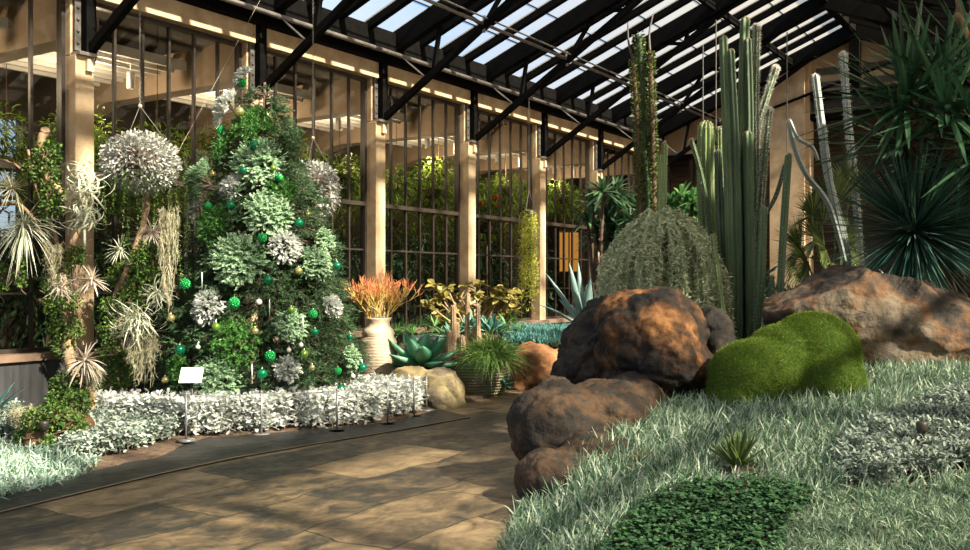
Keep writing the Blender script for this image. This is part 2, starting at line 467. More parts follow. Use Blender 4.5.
for k in range(len(COLS) - 1):
    a0, a1 = COLS[k] + .125, COLS[k + 1] - .125
    root = bpy.data.objects.new('window_%d' % (k + 1), None); COL.objects.link(root); root.location = Vector(W(a0, -.25, .8)); root['kind'] = 'structure'
    m = MB()
    m.wbox(a0, a0 + .05, -.30, -.2, .8, 5.04); m.wbox(a1 - .05, a1, -.30, -.2, .8, 5.04)
    m.wbox(a0 + .05, a1 - .05, -.30, -.2, 4.99, 5.04); m.wbox(a0 + .05, a1 - .05, -.30, -.2, .8, .85)
    m.build('window_frame', M['mullion'], root)
    for q in range(5):
        s = a0 + .45 + .415 * q
        MB().wbox(s - .017, s + .017, -.268, -.222, .85, 4.99).build('mullion', M['mullion'], root)
    m = MB()
    MB().wbox(a0 + .05, a1 - .05, -.285, -.17, 2.89, 2.96).build('transom', M['mullion'], root)
    for z in (1.48, 2.16): MB().wbox(a0 + .05, a1 - .05, -.275, -.225, z - .014, z + .014).build('glazing_bar', M['mullion'], root)
    m = MB(); p = [W(a0 + .04, -.25, .83), W(a1 - .04, -.25, .83), W(a1 - .04, -.25, 5.0), W(a0 + .04, -.25, 5.0)]
    m.add(p, [[0, 1, 2, 3]]); m.build('glass_pane', M['glass'], root)

# roof --------------------------------------------------------------
def roof_pt(s, n, dz=0): return W(s, n, roof_z(n) + dz)
sA, sB = COLS[0] - 4.5, S_FAR
for side in (0, 1):
    e, r = (.2, RIDGE_N) if side == 0 else (2 * RIDGE_N - .2, RIDGE_N)
    m = MB(); m.add([roof_pt(sA, e), roof_pt(sB, e), roof_pt(sB, r), roof_pt(sA, r)], [[0, 1, 2, 3]])
    struct(m.build('ceiling' if side == 0 else 'ceiling_right', M['roofglass']))
    m = MB()
    s = COLS[0] - BAY - .0
    step = BAY / 4
    tot = int((sB - s) / step) + 1
    for q in range(tot):
        ss = s + q * step
        if q % 4 == 0: continue
        m.beam(roof_pt(ss, e, -.05), roof_pt(ss, r, -.05), .12, .14)
    for n in np.linspace(e, r, 7)[1:-1]:
        m.beam(roof_pt(sA, n, .0), roof_pt(sB, n, .0), .018, .02)
    struct(m.build('glazing_bars', M['steel']))
    for frac in (.72,):
        n = e + (r - e) * frac
        struct(MB().beam(roof_pt(sA, n, -.2), roof_pt(sB, n, -.2), .08, .14).build('purlin', M['steel']))
    m = MB(); n = 2.03 if side == 0 else 2 * RIDGE_N - 2.03
    m.tube([W(sA, n, 5.66), W(sB, n, 5.66)], .028, 8)
    m.tube([W(sA, n + .09, 5.72), W(sB, n + .09, 5.72)], .014, 6)
    struct(m.build('tie_pipe', M['pipe'], smooth=True))
struct(MB().beam(W(sA, RIDGE_N, 7.70), W(sB, RIDGE_N, 7.70), .18, .35).build('ridge_beam', M['steel']))
struct(MB().wbox(sA, sB, 2 * RIDGE_N - .34, 2 * RIDGE_N - .05, 5.35, 5.72).build('eave_beam', M['steel']))
for sc_ in [COLS[0] - BAY] + COLS[:-1] + [COLS[-1]]:
    root = bpy.data.objects.new('roof_truss', None); COL.objects.link(root); root.location = Vector(W(sc_, 0, 4.35)); root['kind'] = 'structure'
    s = sc_ + .05
    for side in (0, 1):
        f = (lambda n: n) if side == 0 else (lambda n: 2 * RIDGE_N - n)
        m = MB(); m.beam(roof_pt(s, f(.1), -.16), roof_pt(s, f(RIDGE_N - .02), -.16), .16, .32)
        m.build('rafter', M['steel'], root)
        ch = lambda n: 4.35 + .63 * n
        m = MB(); m.beam(W(s, f(.06), ch(.06)), W(s, f(4.95), ch(4.95)), .09, .10)
        m.build('bottom_chord', M['steel'], root)
        for (n0, n1) in ((1.05, 1.2), (2.03, 1.55), (2.03, 2.6), (3.2, 3.3), (3.2, 2.7), (4.2, 4.25)):
            MB().beam(W(s, f(n0), ch(n0)), W(s, f(n1), roof_z(n1) - .3), .06, .06).build('web_strut', M['steel'], root)
        MB().tube([W(s, f(.42), 5.34), W(s, f(.9), ch(.9) + .04)], .013, 6).build('hanger_rod', M['pipe'], root)
        m = MB()
        m.beam(W(s, f(2.03), ch(2.03) - .1), W(s, f(2.03), ch(2.03) + .16), .05, .05); m.build('gusset', M['pipe'], root)

# far gable wall ----------------------------------------------------
def WF(s, m, z): return W(s, m, z)
def fbox(mb, m0, m1, z0, z1, s0=S_FAR, s1=S_FAR + .35): return mb.wbox(s0, s1, m0, m1, z0, z1)
zt = 5.0
fw = MB()
fbox(fw, -.3, 3.2, zt, 5.75); fbox(fw, 4.1, 11, 5.75, 6.1)
tri = [W(S_FAR, -.1, 5.7), W(S_FAR, 2 * RIDGE_N + .1, 5.7), W(S_FAR, RIDGE_N, 7.78)]
fw.add(tri, [[0, 2, 1]])
struct(fw.build('wall_far', M['farwall']))
root = bpy.data.objects.new('column_far', None); COL.objects.link(root); root.location = Vector(W(S_FAR, 3.64, 0)); root['kind'] = 'structure'
m = MB(); fbox(m, 3.22, 4.06, 0, 7.1, S_FAR - .22, S_FAR + .3); o = m.build('shaft', M['concrete'], root)
m = MB(); fbox(m, 4.06, 4.16, 0, 7.1, S_FAR - .1, S_FAR + .3); m.build('edge_strip', M['farwall'], root)
lt = MB(); fbox(lt, -.3, 3.2, zt - .12, zt, S_FAR - .06, S_FAR + .3); fbox(lt, 4.1, 11, 5.6, 5.75, S_FAR - .06, S_FAR + .3)
struct(lt.build('trim_2', M['steel']))
m = MB(); m.beam(W(S_FAR - .1, 1.2, 4.95), W(S_FAR - .1, 1.75, 5.95), .07, .07); m.beam(W(S_FAR - .1, 1.2, 4.95), W(S_FAR - .1, 3.3, 5.9), .07, .07)
m.beam(W(S_FAR - .3, 3.0, 5.85), W(S_FAR - .3, 8, 7.3), .06, .06)
struct(m.build('gable_bracing', M['steel']))
for m0, m1, z0 in ((4.3, 5.1, 6.35), (5.4, 6.6, 6.35), (6.8, 8.2, 6.35)):
    q = MB(); fbox(q, m0, m1, z0, z0 + .16, S_FAR - .04, S_FAR + .02); fbox(q, m0, m1, z0 + .34, z0 + .5, S_FAR - .04, S_FAR + .02); struct(q.build('gable_siding', M['rust']))
q = MB(); fbox(q, 4.2, 9, 5.8, 6.05, S_FAR - .05, S_FAR + .02); struct(q.build('trim_3', M['mullion']))
m = MB(); m.beam(W(S_FAR - .1, 0, 5.55), W(S_FAR - .1, RIDGE_N, 7.64), .2, .3); m.beam(W(S_FAR - .1, 2 * RIDGE_N, 5.55), W(S_FAR - .1, RIDGE_N, 7.64), .2, .3)
m.beam(W(S_FAR - .15, RIDGE_N + .0, 6.1), W(S_FAR - .15, RIDGE_N, 7.6), .24, .24, NR); m.beam(W(S_FAR - .12, 4.2, 6.15), W(S_FAR - .12, 9, 6.15), .12, .2)
struct(m.build('gable_frame', M['steel']))
# room beyond the far wall
fb = MB(); fbox(fb, -8, 14, 0, 6.5, S_FAR + 3.2, S_FAR + 3.4)
struct(fb.build('wall_beyond', solid('dark_brick', (.06, .04, .03), (.13, .085, .055), scale=2, rough=.9, stretch=(.6, .6, 6))))
fb = MB(); fbox(fb, -8, 14, 6.1, 6.25, S_FAR + .3, S_FAR + 3.4); struct(fb.build('ceiling_beyond', M['mullion']))
fb = MB(); fbox(fb, -8, 14, -.05, .02, S_FAR, S_FAR + 3.4); struct(fb.build('floor_beyond', M['flagdark']))
m = MB()
for mm in (.35, 1.0, 1.75, 2.5): fbox(m, mm, mm + .09, 0, zt - .12, S_FAR + .1, S_FAR + .2)
for mm in (4.9, 6.0, 7.2, 8.4): fbox(m, mm, mm + .1, 0, 5.6, S_FAR + .1, S_FAR + .2)
for z in (2.2, 3.6): fbox(m, -.2, 3.2, z, z + .08, S_FAR + .1, S_FAR + .2); fbox(m, 4.1, 10, z, z + .08, S_FAR + .1, S_FAR + .2)
struct(m.build('door_1', M['mullion']))
M['backwall'] = solid('back_wall', (.025, .022, .016), (.05, .04, .03), scale=2, rough=.9)
# corridor behind the windows --------------------------------------
CB = -4.6
m = MB(); m.wbox(S0 - 2, S1 + 4, CB, -.3, -.05, .03); struct(m.build('floor_corridor', M['flagdark']))
m = MB(); m.wbox(S0 - 2, S1 + 4, CB, -.28, 5.55, 5.62); 
struct(m.build('ceiling_corridor', M['backwall']))
m = MB()
bw0 = S0 - 2
opens = [(COLS[0] + BAY * k + .75, COLS[0] + BAY * k + 2.0) for k in (-1, 0, 1, 2)]
for (o0, o1) in opens:
    m.wbox(bw0, o0, CB - .2, CB, 0, 5.55); m.wbox(o0, o1, CB - .2, CB, 0, 2.3); m.wbox(o0, o1, CB - .2, CB, 4.3, 5.55); bw0 = o1
m.wbox(bw0, S1 + 4, CB - .2, CB, 0, 5.55)
struct(m.build('wall_corridor', M['backwall']))
for k, (o0, o1) in enumerate(opens):
    m = MB()
    for q in (0., .33, .66, 1.): m.wbox(o0 + (o1 - o0 - .05) * q, o0 + (o1 - o0 - .05) * q + .05, CB - .12, CB - .05, 2.3, 4.3)
    for z in (2.3, 2.95, 3.6, 4.25): m.wbox(o0, o1, CB - .12, CB - .05, z, z + .05)
    struct(m.build('window_%d' % (20 + k), M['mullion']))
for k, c in enumerate(COLS):
    m = MB()
    pts = [(-.3, 5.08), (CB, 5.08), (CB, 3.9), (CB + .5, 4.3), (CB + 1.3, 4.5), (-.3, 4.5)]
    n = len(pts)
    A = [W(c - .16, p[0], p[1]) for p in pts]; B_ = [W(c + .16, p[0], p[1]) for p in pts]
    m.add(A + B_, [[i, (i + 1) % n, n + (i + 1) % n, n + i] for i in range(n)])
    m.add(A, [list(range(n))]); m.add(B_, [list(range(n))[::-1]])
    struct(m.build('corridor_arch', M['paint']))
for k in range(len(COLS) - 1):
    root = bpy.data.objects.new('ceiling_slats', None); COL.objects.link(root); root.location = Vector(W(COLS[k], -2.5, 4.8)); root['kind'] = 'structure'
    m = MB()
    for n_ in np.arange(-3.5, -1.4, .3): m.wbox(COLS[k] + .16, COLS[k + 1] - .16, n_, n_ + .06, 4.78, 4.92)
    m.build('slats', M['white'], root)
# overhead corridor lamps (the white cylinder spots)
BAYS = ('', 'at the left picture edge', 'right of the nearest pillar', 'behind the Christmas tree', 'by the white urn', 'by the felt-leaved shrub', 'by the string cactus', 'at the far corner')
for k in range(1, len(COLS) - 1):
    for q, (ds, dn) in enumerate(((.85, -1.7), (1.9, -1.7))):
        p = W(COLS[k] + ds, dn, 4.55)
        t = thing('spot_lamp', p, 'white cylinder spot lamp, %s of two in the bay %s' % (('left', 'right')[q], BAYS[k]), 'lamp', 'white cylinder spots behind the windows')
        m = MB(); m.lathe(p, [(0.001, .12), (.05, .12), (.055, .1), (.055, -.12), (.045, -.13), (.04, -.1), (.001, -.1)], 14); m.build('lamp_body', M['white'], t, True)
        m = MB(); m.tube([p + UP * .12, p + UP * .25], .012, 6); m.build('stem', M['white'], t)
    ld = bpy.data.lights.new('corridor_lamp', 'POINT'); lo = bpy.data.objects.new('corridor_lamp', ld); COL.objects.link(lo)
    lo.location = Vector(W(COLS[k] + 1.38, -2.0, 4.3)); ld.energy = 80; ld.color = (1, .75, .5); ld.shadow_soft_size = .08
# right-hand wall of the hall (out of frame; it softens the sun over the near bed)
m = MB(); m.wbox(-4, S_FAR, 11.3, 11.6, 0, 1.6)
struct(m.build('wall_right', M['farwall']))
m = MB(); m.add([W(-4, 11.45, 1.6), W(S_FAR, 11.45, 1.6), W(S_FAR, 11.45, 5.6), W(-4, 11.45, 5.6)], [[0, 1, 2, 3]])
struct(m.build('window_30', M['sideglass']))
m = MB()
for s in np.arange(-4, S_FAR, .7): m.wbox(s - .025, s + .025, 11.4, 11.5, 1.6, 5.6)
for s in COLS + [1.4, -1.4]: m.wbox(s - .12, s + .12, 11.3, 11.55, 1.6, 5.6)
m.wbox(-4, S_FAR, 11.4, 11.5, 3.4, 3.5)
struct(m.build('window_frame_right', M['mullion']))
m = MB(); m.add([W(sA, 2 * RIDGE_N - .2, 5.62), W(sB, 2 * RIDGE_N - .2, 5.62), W(sB, 11.6, 5.62), W(sA, 11.6, 5.62)], [[0, 1, 2, 3]])
struct(m.build('roof_gutter_right', M['steel']))
# ================================================================== HELPERS FOR PLANTS AND STONES
def sphere_dirs(n, zmin=-1., zmax=1.):
    z = rng.uniform(zmin, zmax, n); a = rng.uniform(0, 2 * PI, n); r = np.sqrt(1 - z * z)
    return np.stack([r * np.cos(a), r * np.sin(a), z], -1)
def jit(n, s): return rng.normal(0, s, (n, 3))
def in_poly(P, poly):
    x, y = P[:, 0], P[:, 1]; ins = np.zeros(len(P), bool); n = len(poly); j = n - 1
    for i in range(n):
        xi, yi = poly[i][0], poly[i][1]; xj, yj = poly[j][0], poly[j][1]
        c = ((yi > y) != (yj > y)) & (x < (xj - xi) * (y - yi) / (yj - yi + 1e-12) + xi)
        ins ^= c; j = i
    return ins
def scatter(poly, density, excl=()):
    poly = np.array([p[:2] for p in poly]); lo, hi = poly.min(0), poly.max(0)
    n = int((hi - lo).prod() * density)
    P = rng.uniform(lo, hi, (n, 2)); P = P[in_poly(P, poly)]
    for e in excl: P = P[~in_poly(P, e)]
    return np.column_stack([P, terr(P[:, 0], P[:, 1])])
OVAL = [.15, .75, 1., .8, .1]
LANCE = [.55, .9, 1., .75, .08]
STRAP = [.8, 1., 1., .9, .25]

def remeshed(blobs, voxel, soft=6):
    """blobs: (centre, (rx,ry,rz), yaw) -> one welded surface as (verts, faces)"""
    import bmesh
    bm = bmesh.new()
    for c, r, yaw in blobs:
        mtx = Matrix.Translation(Vector(c)) @ Matrix.Rotation(yaw, 4, 'Z') @ Matrix.Diagonal((r[0], r[1], r[2], 1))
        bmesh.ops.create_icosphere(bm, subdivisions=4, radius=1, matrix=mtx)
    me = bpy.data.meshes.new('tmp'); bm.to_mesh(me); bm.free()
    o = bpy.data.objects.new('tmp', me); COL.objects.link(o)
    md = o.modifiers.new('r', 'REMESH'); md.mode = 'VOXEL'; md.voxel_size = voxel
    sm = o.modifiers.new('s', 'SMOOTH'); sm.iterations = soft; sm.factor = .5
    dg = bpy.context.evaluated_depsgraph_get(); ev = o.evaluated_get(dg); m2 = ev.to_mesh()
    V = np.zeros(len(m2.vertices) * 3, np.float32); m2.vertices.foreach_get('co', V); V = V.reshape(-1, 3)
    N = np.zeros(len(m2.vertices) * 3, np.float32); m2.vertex_normals.foreach_get('vector', N); N = N.reshape(-1, 3)
    F = np.array([p.vertices[:] for p in m2.polygons if len(p.vertices) == 4])
    ev.to_mesh_clear(); bpy.data.objects.remove(o); bpy.data.meshes.remove(me)
    return V.astype(float), N.astype(float), F
def rock(name, blobs, mat, label, cat='rock', group=None, voxel=.022, amp=.09, freq=2.2, seed=0., cuts=()):
    V, N, F = remeshed(blobs, voxel)
    for (pt, nn) in cuts:                      # chiselled faces
        nn = nrm(nn); d = (V - np.asarray(pt)) @ nn
        V = V - np.outer(np.maximum(d, 0) * .93, nn)
    off = Vector((seed * 7.3, seed * 3.1, seed))
    d = []
    for v in V:
        p = Vector(v) * freq + off; q = p + noise.noise_vector(p * 1.3) * .25
        f = noise.voronoi(q * 1.15)[0]; f2 = noise.voronoi(q * 3.1 + off)[0]
        rg = 1 - abs(noise.fractal(q * .9 + Vector((0, 0, p.z * .5)), .8, 2., 4)) * 2.2
        d.append(noise.noise(p * .6) * .6 + noise.fractal(p * 1.6, .75, 2.2, 7) * .75 + .22 * (.42 - f[0]) - .30 * math.exp(-(f[1] - f[0]) * 16) + .16 * (.4 - f2[0]) + .17 * rg)
    d = np.array(d)
    V = V + N * (d * amp)[:, None]
    o = MB().add(V, F).build(name, mat, smooth=True)
    return tag(o, label, cat, group)
def rockmat(name, stops, scale=2.4, bump=.8):
    return solid(name, stops[0][1], scale=scale, rough=.8, stops=stops, bump=bump, bscale=11, detail=9, spec=.3, bdist=.05)
M['rock_orange'] = rockmat('orange_rock', [(.40, (.010, .009, .008)), (.48, (.03, .019, .013)), (.545, (.12, .055, .022)), (.61, (.30, .14, .052)), (.67, (.14, .07, .032)), (.78, (.035, .026, .02))], 2.0)
M['rock_dark'] = rockmat('dark_rock', [(.35, (.008, .0075, .0075)), (.5, (.018, .016, .014)), (.68, (.05, .038, .03))], 3)
M['rock_brown'] = rockmat('brown_rock', [(.36, (.018, .015, .013)), (.46, (.03, .023, .018)), (.55, (.088, .05, .027)), (.62, (.042, .035, .028)), (.74, (.024, .022, .02))], 3.0)
M['rock_big'] = rockmat('big_rock', [(.35, (.02, .017, .015)), (.44, (.06, .046, .036)), (.52, (.17, .088, .045)), (.57, (.19, .15, .105)), (.64, (.085, .07, .057)), (.76, (.035, .031, .028))], 2.2)
M['rock_yellow'] = rockmat('yellow_rock', [(.34, (.04, .037, .034)), (.46, (.13, .105, .06)), (.6, (.25, .20, .10)), (.74, (.07, .062, .052))], 1.8, .5)
M['rock_flat'] = rockmat('sandstone', [(.35, (.14, .065, .03)), (.5, (.28, .13, .055)), (.65, (.36, .19, .085)), (.8, (.2, .13, .085))], 2.2, .4)

# leaf materials
M['grass'] = leaf('variegated_grass', (.07, .15, .08), (.19, .30, .19), (.62, .69, .58), trans=.25)
M['liriope'] = leaf('pale_grass', (.08, .16, .09), (.20, .30, .19), (.54, .62, .49), trans=.25)
M['bluegrass'] = leaf('blue_grass', (.22, .36, .28), (.36, .50, .40), (.58, .68, .58), trans=.2)
M['clover'] = leaf('clover_leaf', (.018, .06, .022), (.04, .115, .045), (.085, .19, .075), trans=.2)
M['silver'] = leaf('silver_leaf', (.46, .50, .47), (.63, .66, .63), (.80, .81, .78), rough=.8, trans=.42, spec=.1)
M['silvergrey'] = leaf('basket_leaf', (.28, .30, .27), (.44, .45, .42), (.72, .71, .67), rough=.8, trans=.15, spec=.1)
M['silverdull'] = leaf('grey_green_leaf', (.15, .20, .17), (.26, .32, .27), (.46, .50, .44), rough=.8, trans=.15, spec=.1)
M['moss'] = leaf('moss', (.055, .115, .009), (.125, .205, .018), (.24, .32, .045), trans=.2, rough=.8)
M['needle'] = leaf('fir_needle', (.022, .058, .026), (.048, .11, .045), (.11, .19, .08), trans=.15)
M['twig'] = solid('bark', (.07, .045, .03), (.14, .09, .06), scale=20, rough=.9, bump=.3)
M['pale_fir'] = leaf('pale_cedar', (.15, .29, .15), (.27, .43, .25), (.44, .58, .38), trans=.2)
M['bright'] = leaf('bright_box', (.03, .12, .02), (.07, .22, .04), (.15, .34, .09), trans=.25)
M['ivy'] = leaf('ivy_leaf', (.03, .09, .018), (.08, .17, .03), (.21, .29, .065), trans=.3)
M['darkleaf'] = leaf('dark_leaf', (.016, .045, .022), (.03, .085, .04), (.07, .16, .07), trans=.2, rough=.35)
M['frangipani'] = leaf('strap_leaf', (.025, .07, .03), (.06, .135, .06), (.14, .25, .12), trans=.25, rough=.4)
M['greenleaf'] = leaf('green_leaf', (.06, .17, .05), (.10, .26, .08), (.2, .4, .13), trans=.3, rough=.4)
M['fern'] = leaf('corridor_leaf', (.05, .12, .015), (.13, .22, .02), (.26, .34, .05), trans=.35)
M['yucca'] = leaf('blue_yucca_leaf', (.016, .055, .046), (.045, .12, .095), (.15, .26, .21), rough=.35, trans=.05)
M['dracaena'] = leaf('broad_yucca_leaf', (.012, .04, .02), (.032, .09, .045), (.10, .20, .10), rough=.3, trans=.15)
M['cactus'] = solid('green_cactus', (.055, .10, .045), (.10, .16, .075), scale=5, rough=.55, stretch=(1, 1, .4))
M['cactusdark'] = solid('dark_cactus', (.03, .06, .03), (.065, .11, .055), scale=5, rough=.55, stretch=(1, 1, .4))
M['cactuslight'] = solid('barrel_cactus', (.13, .2, .07), (.22, .29, .12), scale=5, rough=.55, stretch=(1, 1, .4))
M['cactusgrey'] = solid('grey_cactus', (.22, .27, .25), (.36, .41, .40), scale=5, rough=.6, stretch=(1, 1, .3))
M['spine'] = leaf('pale_spine', (.45, .40, .28), (.62, .56, .42), (.75, .70, .58), trans=0, rough=.7)
M['whitehair'] = leaf('white_hair', (.70, .67, .62), (.82, .79, .75), (.92, .9, .87), trans=.35, rough=.9)
M['cascade'] = leaf('trailing_leaf', (.25, .33, .17), (.50, .58, .38), (.85, .86, .70), trans=.4)
M['agave'] = solid('agave_leaf', (.05, .20, .115), (.095, .29, .18), scale=3, rough=.45)
M['agaveblue'] = solid('blue_agave_leaf', (.13, .23, .22), (.20, .31, .29), scale=3, rough=.5)
M['aloe'] = solid('aloe_leaf', (.05, .17, .135), (.10, .26, .21), scale=3, rough=.5)
M['senecio'] = leaf('blue_senecio', (.05, .18, .17), (.10, .28, .26), (.20, .40, .37), trans=.1)
M['kalanchoe'] = leaf('felt_leaf', (.15, .13, .03), (.30, .26, .075), (.46, .40, .17), rough=.9, trans=.2, spec=.1)
M['firestick'] = leaf('fire_stick', (.55, .34, .08), (.62, .46, .12), (.60, .52, .20), trans=.1, rough=.5)
M['fireRed'] = leaf('fire_stick_tip', (.66, .16, .08), (.72, .30, .13), (.70, .42, .16), trans=.1)
M['airplant'] = leaf('air_plant_leaf', (.34, .38, .27), (.48, .51, .39), (.66, .66, .54), rough=.8, trans=.15, spec=.1)
M['airpink'] = leaf('pinkish_air_plant', (.42, .36, .30), (.55, .48, .40), (.70, .64, .56), rough=.8, trans=.15, spec=.1)
M['spanish'] = leaf('spanish_moss', (.26, .25, .16), (.40, .38, .25), (.52, .50, .36), rough=.9, trans=.2)
M['driftwood'] = solid('driftwood', (.20, .13, .075), (.40, .28, .17), scale=9, rough=.85, bump=.6, bscale=30, stretch=(1, 1, .3))
M['rhipsalis'] = leaf('string_cactus', (.26, .30, .03), (.42, .44, .06), (.58, .58, .14), trans=.25)
M['fanpalm'] = leaf('fan_palm', (.06, .10, .025), (.15, .2, .06), (.30, .33, .13), trans=.3)
M['urn'] = solid('urn_ceramic', (.42, .34, .24), (.58, .50, .38), scale=6, rough=.75, bump=.3)
M['ribpot'] = solid('ribbed_pot', (.16, .15, .09), (.30, .28, .17), scale=5, rough=.6, bump=.3)
M['yelledge'] = leaf('yellow_edged_leaf', (.03, .06, .015), (.05, .09, .02), (.32, .33, .08), trans=.05)
M['emerald'] = solid('emerald_glass', (.004, .19, .085), rough=.12, spec=.8, metal=.55)
M['gold'] = solid('gold_glass', (.45, .42, .16), rough=.15, metal=.75)
M['olive'] = solid('olive_glass', (.13, .27, .04), rough=.2, metal=.5)
M['pearl'] = solid('pearl', (.7, .68, .6), rough=.2)
M['bead'] = solid('green_sequin', (.01, .30, .07), rough=.18, metal=.4, spec=.8)
M['cap'] = solid('bauble_cap', (.6, .55, .4), rough=.3, metal=1.)
M['icicle'] = solid('icicle', (.75, .78, .78), rough=.1, spec=.8)
M['darkmetal'] = solid('dark_metal', (.02, .017, .015), (.035, .03, .025), scale=10, rough=.5)
M['postmetal'] = solid('brushed_post', (.20, .2, .2), (.3, .3, .3), scale=10, rough=.4, metal=.5)

def foliage_ball(c, r, n, L, Wd, sq=(1, 1, 1), prof=OVAL, zmin=-1, out=.6, bend=.2, shell=.55, fold=.15, segs=3, mb=None):
    d = sphere_dirs(n, zmin)
    rad = rng.uniform(shell, 1, n)[:, None] ** .7
    P = np.asarray(c) + d * rad * np.asarray(sq) * r
    dr = nrm(d * out + jit(n, .5))
    mb = mb or MB()
    mb.blades(P, dr, rng.uniform(.7, 1.2, n) * L, rng.uniform(.7, 1.2, n) * Wd, bend, segs, prof, roll=1.2, fold=fold)
    return mb
def rosette(mb, c, n, L, Wd, zmin=-.2, zmax=1., bend=.2, prof=LANCE, axis=None, fold=.25, segs=4, spread=.02, roll=.3):
    d = sphere_dirs(n, zmin, zmax)
    if axis is not None:
        q = Vector((0, 0, 1)).rotation_difference(Vector(nrm(axis)))
        d = np.array([q @ Vector(x) for x in d])
    P = np.asarray(c) + d * spread
    mb.blades(P, d, rng.uniform(.75, 1.1, n) * L, rng.uniform(.8, 1.15, n) * Wd, bend, segs, prof, roll=roll, fold=fold)
    return mb
def curve_pts(pts, n=24):
    pts = np.asarray(pts, float)
    if len(pts) == 2: return pts[0] + (pts[1] - pts[0]) * np.linspace(0, 1, n)[:, None]
    d = np.r_[0, np.cumsum(np.linalg.norm(np.diff(pts, axis=0), axis=1))]
    t = np.linspace(0, d[-1], n)
    # smooth by Catmull-Rom on the polyline
    out = []
    for tt in t:
        i = min(max(np.searchsorted(d, tt) - 1, 0), len(pts) - 2)
        u = (tt - d[i]) / (d[i + 1] - d[i])
        p0 = pts[max(i - 1, 0)]; p1 = pts[i]; p2 = pts[i + 1]; p3 = pts[min(i + 2, len(pts) - 1)]
        out.append(.5 * (2 * p1 + (p2 - p0) * u + (2 * p0 - 5 * p1 + 4 * p2 - p3) * u ** 2 + (3 * p1 - p0 - 3 * p2 + p3) * u ** 3))
    return np.array(out)
def cactus_stem(parent, pts, r, mat, ribs=7, spine='spine', sp_len=.03, sp_n=3, depth=.45, taper=.75, dens=1., n=26):
    P = curve_pts(pts, n)
    Ltot = np.linalg.norm(np.diff(P, axis=0), axis=1).sum()
    # rounded tip: crowd rings near the top
    t = np.r_[np.linspace(0, 1 - r * 1.6 / Ltot, n - 6, endpoint=False), 1 - (r * 1.6 / Ltot) * (1 - np.sin(np.linspace(0, PI / 2, 6)))]
    Q = np.stack([np.interp(t, np.linspace(0, 1, n), P[:, k]) for k in range(3)], -1)
    rad = np.full(n, r) * np.interp(t, [0, .1, .5, 1], [taper, .95, 1.05, .95])
    rad[-6:] = r * .95 * np.cos(np.linspace(0, PI / 2 * .97, 6))
    sides = ribs * 6
    m = MB(); m.tube(Q, rad, sides, ribs, depth)
    st = m.build('stem', mat, parent, True)
    if spine:
        V = m.v[0][:-2].reshape(n, sides, 3).astype(float)
        crest = V[:, ::6]; cen = Q[:, None]
        cnt = max(8, int(Ltot / .035 * dens))
        k = np.linspace(.3, n - 1.05, cnt); i0 = k.astype(int); u = (k - i0)[:, None, None]
        B_ = crest[i0] * (1 - u) + crest[i0 + 1] * u; C_ = cen[i0] * (1 - u) + cen[i0 + 1] * u
        out = nrm(B_ - C_ + [0, 0, .001]).reshape(-1, 3); B_ = B_.reshape(-1, 3)
        B_ = np.repeat(B_, sp_n, 0); out = np.repeat(out, sp_n, 0)
        s = MB(); s.blades(B_ - out * .004, out + jit(len(out), .55), rng.uniform(.5, 1.2, len(out)) * sp_len, sp_len * .22, .05, 2)
        tag(s.build('spines', M[spine], st), kind='stuff')
    return st
# ================================================================== RIGHT-HAND BED
# ---- boulders
Yc = 8.5
def R(px, py, Y): return tuple(at(px, py, Y))
k = 8.5 / F_PX
rock('boulder', [(R(652, 345, 8.5), (.50, .52, .50), .2), (R(640, 322, 8.6), (.40, .42, .30), 0), (R(672, 362, 8.3), (.42, .40, .36), .3), (R(655, 385, 8.5), (.52, .5, .3), 0)],
     M['rock_orange'], 'rounded orange-brown boulder, its right face sunlit, tallest of the stones beside the path', seed=1, amp=.075,
     cuts=((np.array(R(648, 292, 8.5)), (-.1, -.1, 1)), (np.array(R(622, 345, 8.1)), (-.75, -.6, .15)), (np.array(R(705, 340, 8.3)), (.7, -.5, .5))))
rock('boulder', [(R(600, 342, 8.9), (.32, .42, .42), .3), (R(586, 368, 8.9), (.30, .4, .3), 0), (R(612, 330, 9.0), (.28, .3, .28), 0), (R(600, 385, 8.9), (.36, .4, .35), 0)],
     M['rock_dark'], 'blackish boulder leaning against the left side of the orange boulder', seed=2, amp=.09,
     cuts=((np.array(R(574, 335, 8.9)), (-.7, -.4, .6)),))
rock('boulder', [(R(712, 335, 8.9), (.19, .25, .27), 0), (R(722, 362, 8.8), (.17, .24, .28), 0), (R(716, 385, 8.8), (.2, .24, .25), 0)],
     M['rock_dark'], 'small dark boulder behind the right side of the orange boulder', seed=3, amp=.06)
rock('boulder', [(R(560, 425, 7.6), (.40, .45, .33), .2), (R(605, 415, 7.8), (.42, .45, .30), .1), (R(632, 405, 8.0), (.3, .4, .28), 0), (R(553, 386, 7.75), (.13, .15, .13), 0), (R(543, 440, 7.5), (.25, .35, .25), 0)],
     M['rock_brown'], 'low brown rock with a small knob on top, at the path edge', seed=4, amp=.05,
     cuts=((np.array(R(580, 385, 7.6)), (.0, -.25, 1)), (np.array(R(540, 440, 7.15)), (-.55, -.8, .25))))
rock('boulder', [(R(560, 478, 6.95), (.30, .35, .2), .1), (R(600, 462, 7.1), (.30, .35, .22), 0), (R(540, 485, 7.0), (.17, .3, .16), 0)],
     M['rock_brown'], 'dark flat rock half hidden by grass, lowest and nearest of the path edge stones', seed=5, amp=.04,
     cuts=((np.array(R(560, 445, 6.9)), (0, -.2, 1)), (np.array(R(545, 480, 6.65)), (-.4, -.9, .2))))
big = [(R(842, 318, 8.9), (.62, .6, .52), 0), (R(868, 290, 9.1), (.50, .55, .38), .2), (R(930, 325, 8.8), (.68, .6, .42), 0), (R(985, 325, 8.8), (.5, .6, .42), 0), (R(800, 312, 9.0), (.36, .5, .28), 0), (R(900, 355, 8.9), (.9, .6, .3), 0)]
